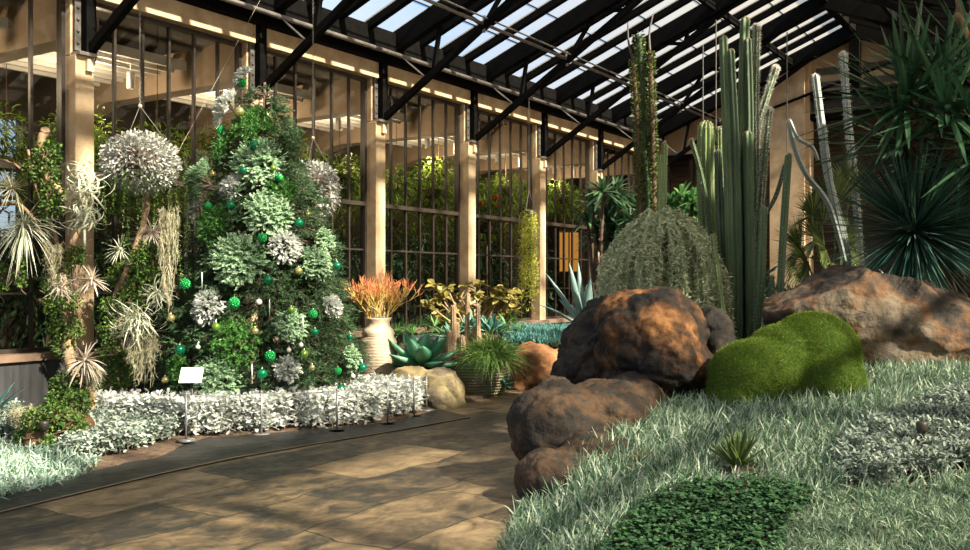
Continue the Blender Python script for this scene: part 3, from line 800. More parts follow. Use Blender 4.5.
rock('boulder', big, M['rock_big'], 'huge weathered tan and grey boulder behind the moss cushion', seed=6, amp=.07, freq=1.5, voxel=.035,
     cuts=((np.array(R(790, 300, 8.9)), (-.45, -.1, .9)), (np.array(R(960, 290, 8.9)), (.22, -.05, 1)), (np.array(R(900, 325, 8.25)), (.12, -1, .22)), (np.array(R(800, 330, 8.45)), (-.35, -.9, .1)), (np.array(R(915, 278, 8.8)), (.45, -.3, .9))))
# ---- moss cushion
blobs = [(R(813, 356, 8.1), (.38, .42, .37), 0), (R(783, 357, 8.05), (.30, .36, .27), 0), (R(758, 376, 7.85), (.40, .38, .30), 0), (R(834, 381, 7.6), (.24, .25, .20), 0), (R(787, 376, 7.95), (.34, .32, .30), 0), (R(812, 385, 7.8), (.32, .3, .24), 0), (R(790, 398, 7.8), (.5, .3, .20), 0), (R(732, 395, 7.8), (.2, .28, .16), 0)]
V, N, F = remeshed(blobs, .025, 18)
mt = thing('moss_cushion', R(790, 395, 7.9), 'bright green mound of cushion moss with three soft humps in front of the huge boulder', 'moss')
MB().add(V, F).build('mound', solid('moss_base', (.05, .11, .01), (.11, .17, .018), scale=9, rough=.95, bump=.5, bscale=160), mt, True)
fc = V[F].mean(1); fn = nrm(N[F].mean(1))
rep = 44; P = np.repeat(fc, rep, 0) + jit(len(fc) * rep, .010); Nn = np.repeat(fn, rep, 0)
keep = (Nn[:, 1] < .5) & (Nn[:, 2] > -.3); P, Nn = P[keep], Nn[keep]
MB().blades(P, Nn + jit(len(P), .35), rng.uniform(.006, .013, len(P)), .0045, .1, 1).build('moss_pile', M['moss'], mt)

# ---- planting in the bed
def pp_(l): return [gp(x, y) for x, y in l]
bed = [gp(504, 552), gp(498, 560)] + pp_([(516, 516), (535, 498), (560, 476), (590, 452), (614, 440), (632, 420), (655, 408), (700, 402), (760, 402), (850, 392)]) + [np.array([2.9, 7.95, 0]), np.array([3.5, 8.3, 0]), np.array([4.4, 8.3, 0]), np.array([4.4, 7.2, 0]), np.array([2.9, 4.3, 0]), np.array([.2, 4.3, 0])]
cl_poly = pp_([(585, 575), (640, 512), (690, 492), (770, 488), (815, 503), (790, 530), (775, 575)])
dm_poly = pp_([(835, 470), (850, 448), (885, 432), (935, 412), (1010, 388), (1010, 468), (950, 480), (890, 492), (850, 490)])
li_poly = pp_([(775, 575), (788, 535), (812, 506), (850, 494), (893, 496), (950, 484), (1010, 472), (1010, 600)])
ag_c = gp(738, 474)
ag_poly = [ag_c + np.array([.16 * math.cos(a), .13 * math.sin(a), 0]) for a in np.linspace(0, 2 * PI, 12, endpoint=False)]
P = scatter(bed, 2900, [cl_poly, dm_poly, li_poly, ag_poly])
keep = ~((P[:, 0] < .9) & (P[:, 1] > 7.25)); P = P[keep]
n = len(P)
gd = nrm(np.column_stack([rng.normal(.12, .42, n), rng.normal(-.05, .42, n), np.full(n, 1.)]))
# tuft the blades: each root is pulled towards a clump centre
P[:, :2] += rng.normal(0, .01, (n, 2))
o = MB().blades(P, gd, rng.uniform(.10, .23, n), rng.uniform(.006, .011, n), rng.uniform(.1, .6, n), 3, [.7, 1, .8, .1], roll=1.5).build('grass', M['grass'])
tag(o, 'thick carpet of pale green and white striped grass covering the bed beside the rocks', 'grass', kind='stuff')
P = scatter(li_poly, 800); n = len(P); rep = 11
B_ = np.repeat(P, rep, 0); 
gd = nrm(np.column_stack([rng.normal(0, .5, n * rep), rng.normal(0, .5, n * rep), np.full(n * rep, .9)]))
o = MB().blades(B_, gd, rng.uniform(.09, .17, n * rep), rng.uniform(.004, .008, n * rep), rng.uniform(.2, .6, n * rep), 3, [.7, 1, .8, .1], roll=1.5).build('grass', M['liriope'])
tag(o, 'finer tufted pale grass at the near edge of the bed, in front of the silver leaves', 'grass', kind='stuff')
# clover-like ground cover: little three-leaved whorls
P = scatter(cl_poly, 2300); n = len(P)
h = rng.uniform(.03, .10, n); top = P + np.column_stack([rng.normal(0, .012, n), rng.normal(0, .012, n), h])
m = MB()
for q in range(4):
    a = rng.uniform(0, .6, n) + q * PI / 2
    m.blades(top, np.column_stack([np.cos(a), np.sin(a), rng.uniform(-.5, .8, n)]), rng.uniform(.018, .03, n), rng.uniform(.018, .026, n), .15, 2, [.3, 1, .6], roll=.3)
m.blades(P, top - P + 1e-4, np.linalg.norm(top - P, axis=1), .003, 0, 1)
tag(m.build('ground_cover', M['clover']), 'dark green low carpet of small round leaves at the near edge of the bed', 'ground cover', kind='stuff')
# dusty miller patch
P = scatter(dm_poly, 300); n = len(P); m = MB()
for q in range(38):
    h = rng.uniform(.03, .16, n); a = rng.uniform(0, 2 * PI, n); el = rng.uniform(.1, 1.1, n)
    m.blades(P + np.column_stack([rng.normal(0, .03, n), rng.normal(0, .03, n), h]), np.column_stack([np.cos(a) * np.cos(el), np.sin(a) * np.cos(el), np.sin(el)]), rng.uniform(.03, .06, n), rng.uniform(.010, .019, n), .2, 3, [.3, .8, 1, .5], roll=.5, fold=.2)
tag(m.build('dusty_miller', M['silverdull']), 'patch of frosty silver-grey leaves at the right side of the grass bed', 'silver foliage', kind='stuff')
# ferny green behind the orange boulder / moss
P = scatter(pp_([(655, 400), (730, 392), (745, 384), (720, 372), (690, 380)]), 900); n = len(P)
foot = MB()
for q in range(6):
    a = rng.uniform(0, 2 * PI, n); foot.blades(P + np.array([0, 0, .02]), np.column_stack([np.cos(a), np.sin(a), rng.uniform(.3, 1.2, n)]), rng.uniform(.05, .1, n), .02, .3, 3, OVAL, fold=.2)
tag(foot.build('ground_cover', M['greenleaf']), 'small green leafy plants between the orange boulder and the moss', 'ground cover', kind='stuff')
# yellow-edged agave
t = thing('agave', ag_c, 'small dark agave with yellow-edged upright leaves sunk in the striped grass', 'agave')
for q in range(34):
    a = rng.uniform(0, 2 * PI); el = rng.uniform(.35, 1.35)
    d = np.array([math.cos(a) * math.cos(el), math.sin(a) * math.cos(el), math.sin(el)])
    m = MB(); m.fleshy(ag_c + np.array([0, 0, .05]) + d * .02, d, rng.uniform(.18, .27), .042, .009, .03, 6, [.8, 1, .9, .6, .05]); 
    o = m.build('leaf', M['yelledge'], t, True)
# brown-leaved small plant
c = gp(641, 468)
t = thing('bromeliad', c, 'small brownish rosette among the striped grass near the rocks', 'plant')
m = MB(); rosette(m, c + UP * .03, 40, .12, .016, -.0, 1, .2); m.build('leaves', leaf('brown_leaf', (.10, .07, .04), (.22, .15, .08), (.30, .28, .12)), t)
# dark garden spike lamp at the right
c = gp(922, 460)
t = thing('garden_lamp', c, 'small black spike lamp among the silver leaves at the right', 'lamp')
m = MB(); m.tube([c, c + UP * .2], .008, 8); m.build('spike', M['darkmetal'], t)
m = MB(); m.lathe(c + UP * .2, [(.001, -.03), (.028, -.03), (.036, .0), (.036, .03), (.03, .045), (.001, .05)], 14); m.build('lamp_head', M['darkmetal'], t, True)
# white marker block by the cactus foot
c = at(738, 348, 9.8)
t = MB().box(c - np.array([.05, .03, .12]), c + np.array([.05, .03, .02])).build('plant_marker', M['white']); tag(t, 'white plant marker at the foot of the tall green cactus', 'plant marker')

# ---- cacti
Z0 = .55
def stem(t, pts, Y, rpx, mat, **kw):
    dy = rng.uniform(-.12, .12)
    P = [at(x, y, Y + dy) for x, y in pts]
    cactus_stem(t, P, rpx * .86 * Y / F_PX, M[mat], **kw)
Y = 10.4
t = thing('columnar_cactus', at(738, 352, Y), 'tall green ribbed cactus with several straight stems, highest point of the cactus group', 'cactus')
for pts, r, mt_ in [([(742, 350), (741, 250), (743, 130), (745.5, 17)], 6.5, 'cactus'), ([(734, 350), (730, 230), (727, 130), (723.5, 36)], 5.5, 'cactus'), ([(739, 350), (738, 220), (735, 128), (731, 49)], 4.8, 'cactusdark'),
                    ([(748, 350), (749, 200), (750, 120), (748, 38)], 5.0, 'cactusdark'), ([(751, 345), (750, 240), (748, 131)], 6.0, 'cactus'), ([(736, 350), (736, 260), (736, 168)], 4.6, 'cactus'), ([(727, 350), (722, 250), (718, 150)], 5.0, 'cactusdark')]:
    stem(t, pts, Y, r, mt_, ribs=5, sp_len=.016, sp_n=3, depth=.55, dens=1.8)
t = thing('columnar_cactus', at(757, 340, 10.7), 'shaggy white-haired cactus with upright and leaning arms beside the tall green cactus', 'cactus')
for pts, r in [([(758, 340), (757, 230), (755, 120), (756.5, 25)], 4.0), ([(757, 250), (755, 160), (758, 125), (767, 95), (776.5, 66)], 4.0), ([(760, 300), (759, 230), (764, 160), (769.5, 108)], 3.8)]:
    stem(t, pts, 10.7, r, 'cactus', ribs=6, spine='whitehair', sp_len=.035, sp_n=4, dens=2., depth=.5)
t = thing('columnar_cactus', at(707, 330, 11.2), 'stout barrel-topped cactus with broad pale green ribs behind the trailing shrub', 'cactus')
stem(t, [(712, 340), (708, 240), (706, 180), (706, 121)], 11.2, 10.5, 'cactuslight', ribs=11, sp_len=.03, sp_n=2, depth=.35, taper=.6)
stem(t, [(722, 300), (720, 210), (720, 127)], 11.5, 4.6, 'cactuslight', ribs=8, sp_len=.03)
stem(t, [(724, 320), (722, 240), (722, 170)], 11.3, 5, 'cactuslight', ribs=8, sp_len=.03)
stem(t, [(716, 320), (706, 200), (691, 139)], 11.0, 2.8, 'cactus', ribs=6, sp_len=.02)
stem(t, [(720, 335), (719, 240), (718, 150)], 10.9, 4, 'cactus', ribs=6, sp_len=.02)
t = thing('columnar_cactus', at(762, 325, 9.9), 'shorter dark green cactus with a low offshoot at the left end of the huge boulder', 'cactus')
stem(t, [(757, 330), (761, 270), (763.5, 206)], 9.9, 5.2, 'cactus', ribs=6, sp_len=.02)
stem(t, [(769, 325), (771, 300), (772, 275)], 9.8, 3.2, 'cactus', ribs=6, sp_len=.02)
t = thing('columnar_cactus', at(781, 290, 9.9), 'single slim green cactus stem leaning right above the huge boulder', 'cactus')
stem(t, [(780, 300), (784, 230), (789, 153)], 9.9, 4.6, 'cactus', ribs=5, sp_len=.02)
stem(t, [(765, 215), (776, 195), (785, 164)], 10.2, 2.6, 'cactusdark', ribs=5, sp_len=.02)
t = thing('columnar_cactus', at(712, 335, 9.7), 'slender yellowish green stem with tiny leaves at the right side of the trailing shrub', 'cactus')
stem(t, [(728, 345), (720, 290), (713, 235)], 9.6, 3.2, 'cactuslight', ribs=5, sp_len=.03, sp_n=4)
t = thing('columnar_cactus', at(845, 270, 11.6), 'tall grey cactus with white hairy edges in front of the dark doorway', 'cactus')
stem(t, [(850, 275), (842, 229), (830, 185), (822, 130), (815, 74)], 11.4, 4.8, 'cactusgrey', ribs=6, spine='whitehair', sp_len=.028, sp_n=2, dens=.7)
stem(t, [(842, 240), (832, 195), (826, 160), (823, 124)], 11.2, 4.2, 'cactusgrey', ribs=6, spine='whitehair', sp_len=.028, sp_n=2, dens=.7)
t = thing('columnar_cactus', at(858, 270, 12.2), 'thin grey cactus with white tufts partly behind the broad yucca leaves', 'cactus')
stem(t, [(862, 280), (856, 200), (848, 120), (843, 52)], 12.2, 4.4, 'cactusgrey', ribs=6, spine='whitehair', sp_len=.04, sp_n=3, dens=.7)
t = thing('euphorbia', at(835, 240, 11.0), 'blue-grey curved euphorbia stem with a bleached arm near the far pillar', 'euphorbia')
stem(t, [(845, 262), (829, 206), (806, 174), (794, 145), (789, 119)], 10.9, 3.2, 'cactusgrey', ribs=4, sp_len=.02, n=34)
stem(t, [(818, 160), (812, 147), (798, 138), (790, 121)], 10.85, 2.3, 'cactusgrey', ribs=4, sp_len=.02, n=34)
# Alluaudia-like leafy stems
t = thing('ocotillo', at(648, 300, 11.0), 'tall stems wrapped in tiny dark green leaves with bare grey tips above the trailing shrub', 'succulent tree')
for pts, r, tip in [([(648, 310), (646, 200), (643, 100), (638, 34)], 5.5, None), ([(654, 310), (654, 200), (652, 120), (650, 52)], 4.2, (653, 14)), ([(640, 310), (640, 220), (638, 140), (633, 60)], 3.6, (628, 22))]:
    P = curve_pts([at(x, y, 11 + rng.uniform(-.1, .1)) for x, y in pts], 30)
    m = MB(); m.tube(P, np.linspace(r, r * .8, 30) * 11 / F_PX * .75, 10); m.build('stem', M['cactusdark'] if tip is None else M['twig'], t, True)
    if tip:
        m = MB(); m.tube(curve_pts([P[-1], P[-1] * .5 + at(tip[0] - 1, tip[1], 11) * .5 + np.array([-.02, 0, 0]), at(*tip, 11)], 10), np.linspace(.016, .008, 10), 7); m.build('bare_tip', M['rust'], t, True)
    nn = 2400; i = rng.uniform(0, 28.9, nn); i0 = i.astype(int); u = (i - i0)[:, None]
    C_ = P[i0] * (1 - u) + P[i0 + 1] * u; a = rng.uniform(0, 2 * PI, nn); d = np.stack([np.cos(a), np.sin(a), rng.uniform(-.2, .5, nn)], -1)
    MB().blades(C_ + d * r * 11 / F_PX * .72, d, rng.uniform(.02, .045, nn), .022, .1, 2, OVAL, roll=1.5).build('leaves', leaf('ocotillo_leaf', (.03, .06, .01), (.07, .12, .02), (.20, .24, .05)) if 'oco' not in M else M['oco'], t)
for x, yt in ((661, 155), (665, 142)):
    cactus_stem(t, [at(x - 2, 310, 10.8), at(x, yt, 10.8)], .035, M['cactuslight'], ribs=5, sp_len=.02)
# ---- trailing shrub
c = at(662, 300, 10.1); top_z = at(662, 210, 10.1)[2]
t = thing('trailing_shrub', (c[0], c[1], .6), 'weeping shrub of grey-green trailing stems spilling down behind the orange boulder', 'shrub')
m, lv = MB(), MB()
for q in range(250):
    a = rng.choice(np.linspace(0, 2 * PI, 34)) + rng.normal(0, .035); rr = .68 * rng.uniform(.08, 1) ** .6
    tz = top_z - .62 * (rr / .68) ** 1.7 + rng.normal(0, .06)
    ex, ey = math.cos(a) * rr, math.sin(a) * rr * .8
    bot = max(.9, tz - rng.uniform(.7, 1.4))
    pts = [(c[0] + ex * .1, c[1] + ey * .1, top_z - .25), (c[0] + ex * .6, c[1] + ey * .6, (top_z + tz) / 2 + .02), (c[0] + ex * .95, c[1] + ey * .95, tz - .02), (c[0] + ex * 1.04, c[1] + ey * 1.04, tz - .18), (c[0] + ex * 1.06 + rng.normal(0, .02), c[1] + ey * 1.06, bot)]
    P = curve_pts(pts, 22); m.tube(P, .003, 4, caps=False)
    nn = int(np.linalg.norm(np.diff(P, axis=0), axis=1).sum() / .0085); i = rng.uniform(2, 20.9, nn); i0 = i.astype(int); u = (i - i0)[:, None]
    C_ = P[i0] * (1 - u) + P[i0 + 1] * u; aa = rng.uniform(0, 2 * PI, nn)
    lv.blades(C_, np.stack([np.cos(aa), np.sin(aa), rng.uniform(-1.1, .5, nn)], -1), rng.uniform(.03, .06, nn), .013, .15, 2, [.4, 1, .2], roll=1.5)
m.build('stems', solid('trailing_stem', (.30, .30, .16), (.42, .40, .24), scale=10), t); lv.build('leaves', M['cascade'], t)
m = MB()
for q in range(10):
    m.tube(curve_pts([(c[0] + rng.normal(0, .1), c[1] + rng.normal(0, .1), .55), (c[0] + rng.normal(0, .1), c[1], 1.4), (c[0] + rng.normal(0, .05), c[1], top_z - .22)], 8), .02, 6)
m.build('trunk', M['twig'], t, True)
# ---- strap-leaved shrubs behind
def strap_shrub(name, label, cat, cs, Y, L, mat, z0=.5, per=38, wd=.045):
    t = thing(name, (at(cs[0][0], cs[0][1], Y)[0], Y, z0), label, cat)
    m, tr = MB(), MB(); base = np.array([at(cs[0][0], cs[0][1], Y)[0] + .02, Y, z0])
    for (x, y) in cs:
        p = at(x, y, Y + rng.uniform(-.25, .25)); rosette(m, p, per, L, wd, -.45, 1, .25, STRAP, fold=.2, axis=(rng.normal(0, .3), -.4, 1))
        tr.tube(curve_pts([base + jit(1, .04)[0] * [1, 1, 0], (base + p) / 2 + jit(1, .06)[0], p], 8), .025, 6)
    m.build('leaves', mat, t); tr.build('stems', M['twig'], t, True)
strap_shrub('frangipani', 'dark green strap-leaved shrub in front of the last window pillar', 'shrub', [(608, 215), (592, 205), (622, 200), (612, 235), (597, 230), (632, 220), (625, 243), (588, 222), (603, 192), (638, 238), (615, 190), (630, 208), (596, 240), (618, 225), (640, 222)], 12.6, .30, M['frangipani'])
strap_shrub('frangipani', 'bright green strap-leaved shrub peeping over the trailing shrub', 'shrub', [(682, 196), (672, 205), (692, 203), (683, 212), (697, 215), (665, 214)], 12.4, .25, M['greenleaf'])
# ---- yuccas
c = at(914, 231, 9.35)
t = thing('yucca', (c[0], c[1], .8), 'spiky blue-green ball yucca of thin stiff leaves above the huge boulder', 'yucca')
m = MB(); d = sphere_dirs(900, -.75, 1.); d[:, 1] = np.where(d[:, 1] > .45, -d[:, 1], d[:, 1]); 
m.blades(c + d * .05, d, rng.uniform(.8, 1.12, 900), .021, rng.uniform(0, .08, 900), 3, [.7, 1, .75, .05], roll=.4, fold=.3); m.build('leaves', M['yucca'], t)
m = MB(); m.tube([(c[0] + .05, c[1] + .15, .7), (c[0], c[1] + .06, c[2])], [.12, .1], 12); m.build('trunk', M['twig'], t, True)
t = thing('yucca', (at(985, 300, 9.2)[0], 9.2, .8), 'broad-leaved dark yucca with long sword leaves at the upper right, above the ball yucca', 'yucca')
m, tr = MB(), MB()
for (x, y, Y, L, nl, ax) in [(906, 104, 9.0, .98, 60, (-.6, -.45, .45)), (948, 112, 8.8, 1.0, 50, (-.2, -.6, .6)), (980, 70, 9.1, 1.05, 50, (.0, -.4, .9)), (900, 145, 9.2, .85, 50, (-.75, -.45, .15)), (938, 84, 9.1, .9, 50, (-.35, -.5, .75)), (972, 140, 9.0, .9, 50, (-.2, -.7, .2)), (990, 150, 8.7, .95, 45, (-.2, -.7, .1)), (940, 150, 9.5, .9, 45, (-.4, -.4, -.1)), (1010, 110, 8.9, 1.0, 50, (.2, -.3, .9))]:
    p = at(x, y, Y); rosette(m, p, nl, L, .052, -.05, 1, .07, [.6, .9, 1, .8, .05], axis=ax, fold=.35, spread=.05, segs=5)
    tr.tube(curve_pts([(at(985, 300, 9.2)[0] + rng.normal(0, .05), 9.3, .75), (p[0] * .6 + at(990, 250, 9.3)[0] * .4, 9.3, (p[2] + .8) / 2), p], 12), .06, 9)
m.build('leaves', M['dracaena'], t); tr.build('trunk', M['twig'], t, True)
m = MB(); m.tube(curve_pts([at(975, 60, 9.3), at(963, 28, 9.2), at(957, -12, 9.2)], 8), .03, 8); m.tube(curve_pts([at(972, 52, 9.0), at(961, 22, 9.0), at(955, 14, 9.0)], 6), .035, 8); m.build('flower_stalk', M['driftwood'], t, True)
# fan palm behind
t = thing('fan_palm', (at(832, 290, 11.8)[0], 11.8, .7), 'small yellowish green fan palm between the grey cactus and the ball yucca', 'palm')
b0 = np.array([at(832, 290, 11.8)[0], 11.8, .7])
for (x, y, ax, L) in [(836, 205, (.1, -.5, .9), .6), (822, 225, (-.4, -.6, .7), .55), (800, 250, (-.8, -.4, .3), .5), (826, 250, (-.5, -.8, .0), .5), (818, 238, (-.7, -.5, .4), .6), (842, 246, (.2, -.9, .2), .5), (808, 262, (-.8, -.5, .0), .45), (830, 262, (-.1, -1, -.1), .42), (850, 190, (.4, -.4, .9), .5), (812, 215, (-.5, -.6, .7), .42)]:
    p = at(x, y, 11.7 + rng.uniform(-.2, .2)); ax = nrm(ax); sd = nrm(np.cross(ax, [0, -1, .2])); 
    an = np.linspace(-1.35, 1.35, 30)
    d = ax[None] * np.cos(an)[:, None] + sd[None] * np.sin(an)[:, None]
    m = MB(); m.blades(p, d, rng.uniform(.85, 1.05, 30) * L, .035, .12, 4, [.3, .8, 1, .6, .05], roll=.3, fold=.25)
    f = m.build('frond', M['fanpalm'], t)
    MB().tube(curve_pts([b0, (b0 + p) / 2 + np.array([0, 0, .08]), p], 8), .012, 5).build('leaf_stalk', M['fanpalm'], f, True)
m = MB(); m.tube([b0 - UP * .1, b0 + UP * .25], .1, 10); m.build('trunk', M['twig'], t, True)
# undergrowth filling the back of the bed
def at_bed(x, Y): 
    X = at(x, 0, Y)[0]; return np.array([X, Y, float(terr(X, Y))])
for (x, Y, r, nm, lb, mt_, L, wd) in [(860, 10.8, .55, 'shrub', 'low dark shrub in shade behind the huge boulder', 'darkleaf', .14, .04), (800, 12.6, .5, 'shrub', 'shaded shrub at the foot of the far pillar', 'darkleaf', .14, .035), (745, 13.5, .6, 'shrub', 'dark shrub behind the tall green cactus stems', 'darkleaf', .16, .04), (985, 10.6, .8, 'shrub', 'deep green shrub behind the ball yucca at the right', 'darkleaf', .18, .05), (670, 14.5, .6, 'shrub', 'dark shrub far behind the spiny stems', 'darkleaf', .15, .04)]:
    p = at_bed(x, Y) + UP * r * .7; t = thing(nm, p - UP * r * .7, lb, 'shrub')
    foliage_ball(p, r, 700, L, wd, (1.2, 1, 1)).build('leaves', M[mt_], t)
    m = MB(); [m.tube([p - UP * r * .8 + jit(1, .05)[0] * [1, 1, 0], p + sphere_dirs(1, -.1)[0] * r * .7], .015, 5) for _ in range(9)]; m.build('stems', M['twig'], t)
# ================================================================== THE DECORATED TREE
TC = np.array([-2.69, 11.6, 0.]); TH = 4.15
def tree_r(z):
    return np.interp(z, [0, .25, .9, 1.8, 2.7, 3.4, 3.85, TH], [1.12, 1.22, 1.17, .93, .64, .40, .2, .02])
t = thing('christmas_tree', TC, 'tall cone-shaped fir Christmas tree trimmed with green ornaments in front of the windows', 'Christmas tree')
m = MB(); m.tube([TC + UP * -.02, TC + UP * 2, TC + UP * (TH - .1)], [.11, .07, .015], 12); m.build('trunk', M['twig'], t, True)
bm1, nb = MB(), MB()
NB, ND, NL = [], [], []
for q in range(2600):
    z = TH * (1 - math.sqrt(rng.uniform(0.0004, 1.0))) * .97 + .06
    a = rng.uniform(0, 2 * PI); r = tree_r(z) * rng.uniform(.70, 1.02)
    d = np.array([math.cos(a), math.sin(a), 0])
    if d[1] > .6 and rng.uniform() < .7: continue
    p1 = TC + d * r + UP * (z + rng.normal(0, .03)); p0 = TC + d * max(r - .5, .03) + UP * (z + min(.14, r * .3))
    bm1.tube([p0, (p0 + p1) / 2 + UP * .03, p1], [.009, .007, .004], 4, caps=False)
    for w_ in range(6):
        u = rng.uniform(.45, 1.); b = p0 + (p1 - p0) * u; sdv = nrm(d * .7 + np.cross(d, UP) * rng.uniform(-1, 1) + UP * rng.uniform(-.35, .25)); Lw = rng.uniform(.10, .2)
        nn = 20; tt = rng.uniform(0, 1, nn)[:, None]
        NB.append(b + sdv * Lw * tt); ND.append(nrm(sdv + jit(nn, .6)))
NB, ND = np.vstack(NB), np.vstack(ND)
nb.blades(NB, ND, rng.uniform(.035, .065, len(NB)), .0085, .05, 1, roll=1.5)
bm1.build('branches', M['twig'], t); nb.build('needles', M['needle'], t)
SHELL = {}
def on_tree(px, py, extra=.0):
    Ys = np.linspace(9.6, 12.6, 600); X = (px - CX) / F_PX * Ys; Z = EYE - (py - HZ) / F_PX * Ys
    rr = np.hypot(X - TC[0], Ys - TC[1]); rt = tree_r(np.clip(Z, 0, TH)) + extra
    ins = np.where(rr <= rt)[0]
    i = ins[0] if len(ins) else int(np.argmin(rr - rt))
    p = np.array([X[i], Ys[i], Z[i]]); ax = nrm((p - TC) * [1, 1, 0] + [0, 0, .25])
    return p, ax
PX = 11.0 / F_PX
# foliage bouquets tucked into the tree
TUFTS = [
 ('silver', 222, 105, 24, 'largest frosted silver leaf bouquet, at the upper left near the tree top'), ('silver', 241, 74, 12, 'small greyish silver sprig forming the very top of the tree'),
 ('silver', 230, 185, 15, 'white silver leaf bouquet in the upper middle of the tree, above an emerald bauble'), ('silver', 192, 208, 15, 'white silver leaf bouquet on the left edge of the tree, beside a bright green bouquet'),
 ('silver', 286, 244, 20, 'silver leaf bouquet at mid height, right of the largest pale cedar bouquet'), ('silver', 205, 305, 20, 'spreading silver leaf bouquet on the shaded lower left of the tree'),
 ('silver', 334, 305, 13, 'silver leaf bouquet on the right edge of the tree near the fire stick plant'), ('silver', 288, 368, 14, 'silver leaf bouquet low on the tree just above the white hedge'),
 ('pale', 197, 180, 25, 'pale cedar bouquet on the upper left edge of the tree, beside the hanging silver basket'), ('pale', 258, 160, 28, 'pale cedar bouquet across the upper middle of the tree'),
 ('pale', 269, 212, 26, 'pale cedar bouquet in the middle of the tree, right of an emerald bauble'), ('pale', 236, 258, 29, 'largest pale cedar bouquet, at mid height left of a silver bouquet'),
 ('pale', 317, 262, 18, 'pale cedar bouquet on the right side of the tree below the hanging basket'), ('pale', 291, 324, 15, 'small pale cedar bouquet in the lower middle of the tree'),
 ('pale', 352, 358, 11, 'pale cedar sprig at the lower right edge of the tree beside the white urn'), ('pale', 214, 380, 26, 'round pale cedar bouquet at the tree foot right behind the white sign'),
 ('pale', 325, 240, 12, 'small pale cedar sprig on the right edge of the tree'),
 ('bright', 254, 124, 25, 'bright green boxwood bouquet at the upper right near the tree top'), ('bright', 222, 146, 20, 'deep green boxwood bouquet below the largest silver bouquet'),
 ('bright', 212, 224, 22, 'bright green boxwood bouquet on the left side, right of a white silver bouquet'), ('bright', 281, 188, 15, 'bright green boxwood bouquet in the upper right of the tree, below a beaded ornament'),
 ('bright', 235, 343, 26, 'dark green boxwood bouquet low in the middle of the tree'), ('bright', 176, 368, 14, 'dark boxwood sprig low on the left edge of the tree'),
]
for kind, x, y, r, lb in TUFTS:
    p, ax = on_tree(x, y, .02); R_ = r * PX
    t = thing('foliage_bouquet', p, lb, 'bouquet', 'foliage bouquets tucked into the tree')
    q = Vector((0, 0, 1)).rotation_difference(Vector(ax))
    rot = lambda d: np.array([q @ Vector(v) for v in d])
    m = MB(); st = MB()
    def mound(n):
        # roots over a shallow mound, leaning outwards from its middle
        a_ = rng.uniform(0, 2 * PI, n); q_ = np.sqrt(rng.uniform(0, 1, n))
        loc = np.stack([np.cos(a_) * q_, np.sin(a_) * q_, .55 * (1 - q_ ** 2)], -1)
        out = nrm(np.stack([np.cos(a_) * q_ * .9, np.sin(a_) * q_ * .9, np.full(n, .75)], -1) + jit(n, .28))
        return p - ax * R_ * .25 + rot(loc) * R_ * .82, rot(out)
    if kind == 'silver':
        n = int(130 + r * 8); P, d = mound(n)
        m.blades(P - d * .03, nrm(d + jit(n, .3)), rng.uniform(.05, .095, n), rng.uniform(.028, .048, n), .15, 4, [.25, .7, .6, 1, .8, .3], roll=.9, fold=.25)
        mt_ = M['silver']
    elif kind == 'pale':
        n = int(50 + r * 5.5); P, d = mound(n)
        for b, v in zip(P, d):
            # a flat cedar spray: a stem with paired scale leaflets
            L = rng.uniform(.10, .17) * (.7 + r / 70); e = nrm(v + jit(1, .2)[0] - UP * .15); b = b - e * L * .4
            sdv = nrm(np.cross(e, UP + jit(1, .35)[0])); k_ = 16; tt = np.repeat(np.linspace(.05, 1, k_), 2); sg = np.tile([-1, 1], k_)
            m.blades(b + e * (L * tt)[:, None], nrm(e * .8 + sdv * (sg * .9)[:, None] + jit(2 * k_, .22)), rng.uniform(.8, 1.2, 2 * k_) * .05 * (1.1 - tt * .7), .0105, .25, 2, [.5, 1, .3], roll=.3, side_ref=ax)
        mt_ = M['pale_fir']
    else:
        n = int(50 + r * 5); P, d = mound(n)
        for b, v in zip(P, d):
            L = R_ * rng.uniform(.35, .6); e = nrm(v + jit(1, .25)[0]); k_ = 18
            C_ = b - e * L * .4 + e * (L * rng.uniform(0, 1, k_))[:, None]
            m.blades(C_, nrm(e + jit(k_, .6)), rng.uniform(.025, .045, k_), .011, .05, 2, OVAL, roll=1.5)
        mt_ = M['bright']
    for v in rot(sphere_dirs(8, .2)): st.tube([p - ax * R_ * .6, p - ax * R_ * .3 + v * R_ * .5], .006, 5)
    m.build('leaves', mt_, t); st.build('stems', M['twig'], t)
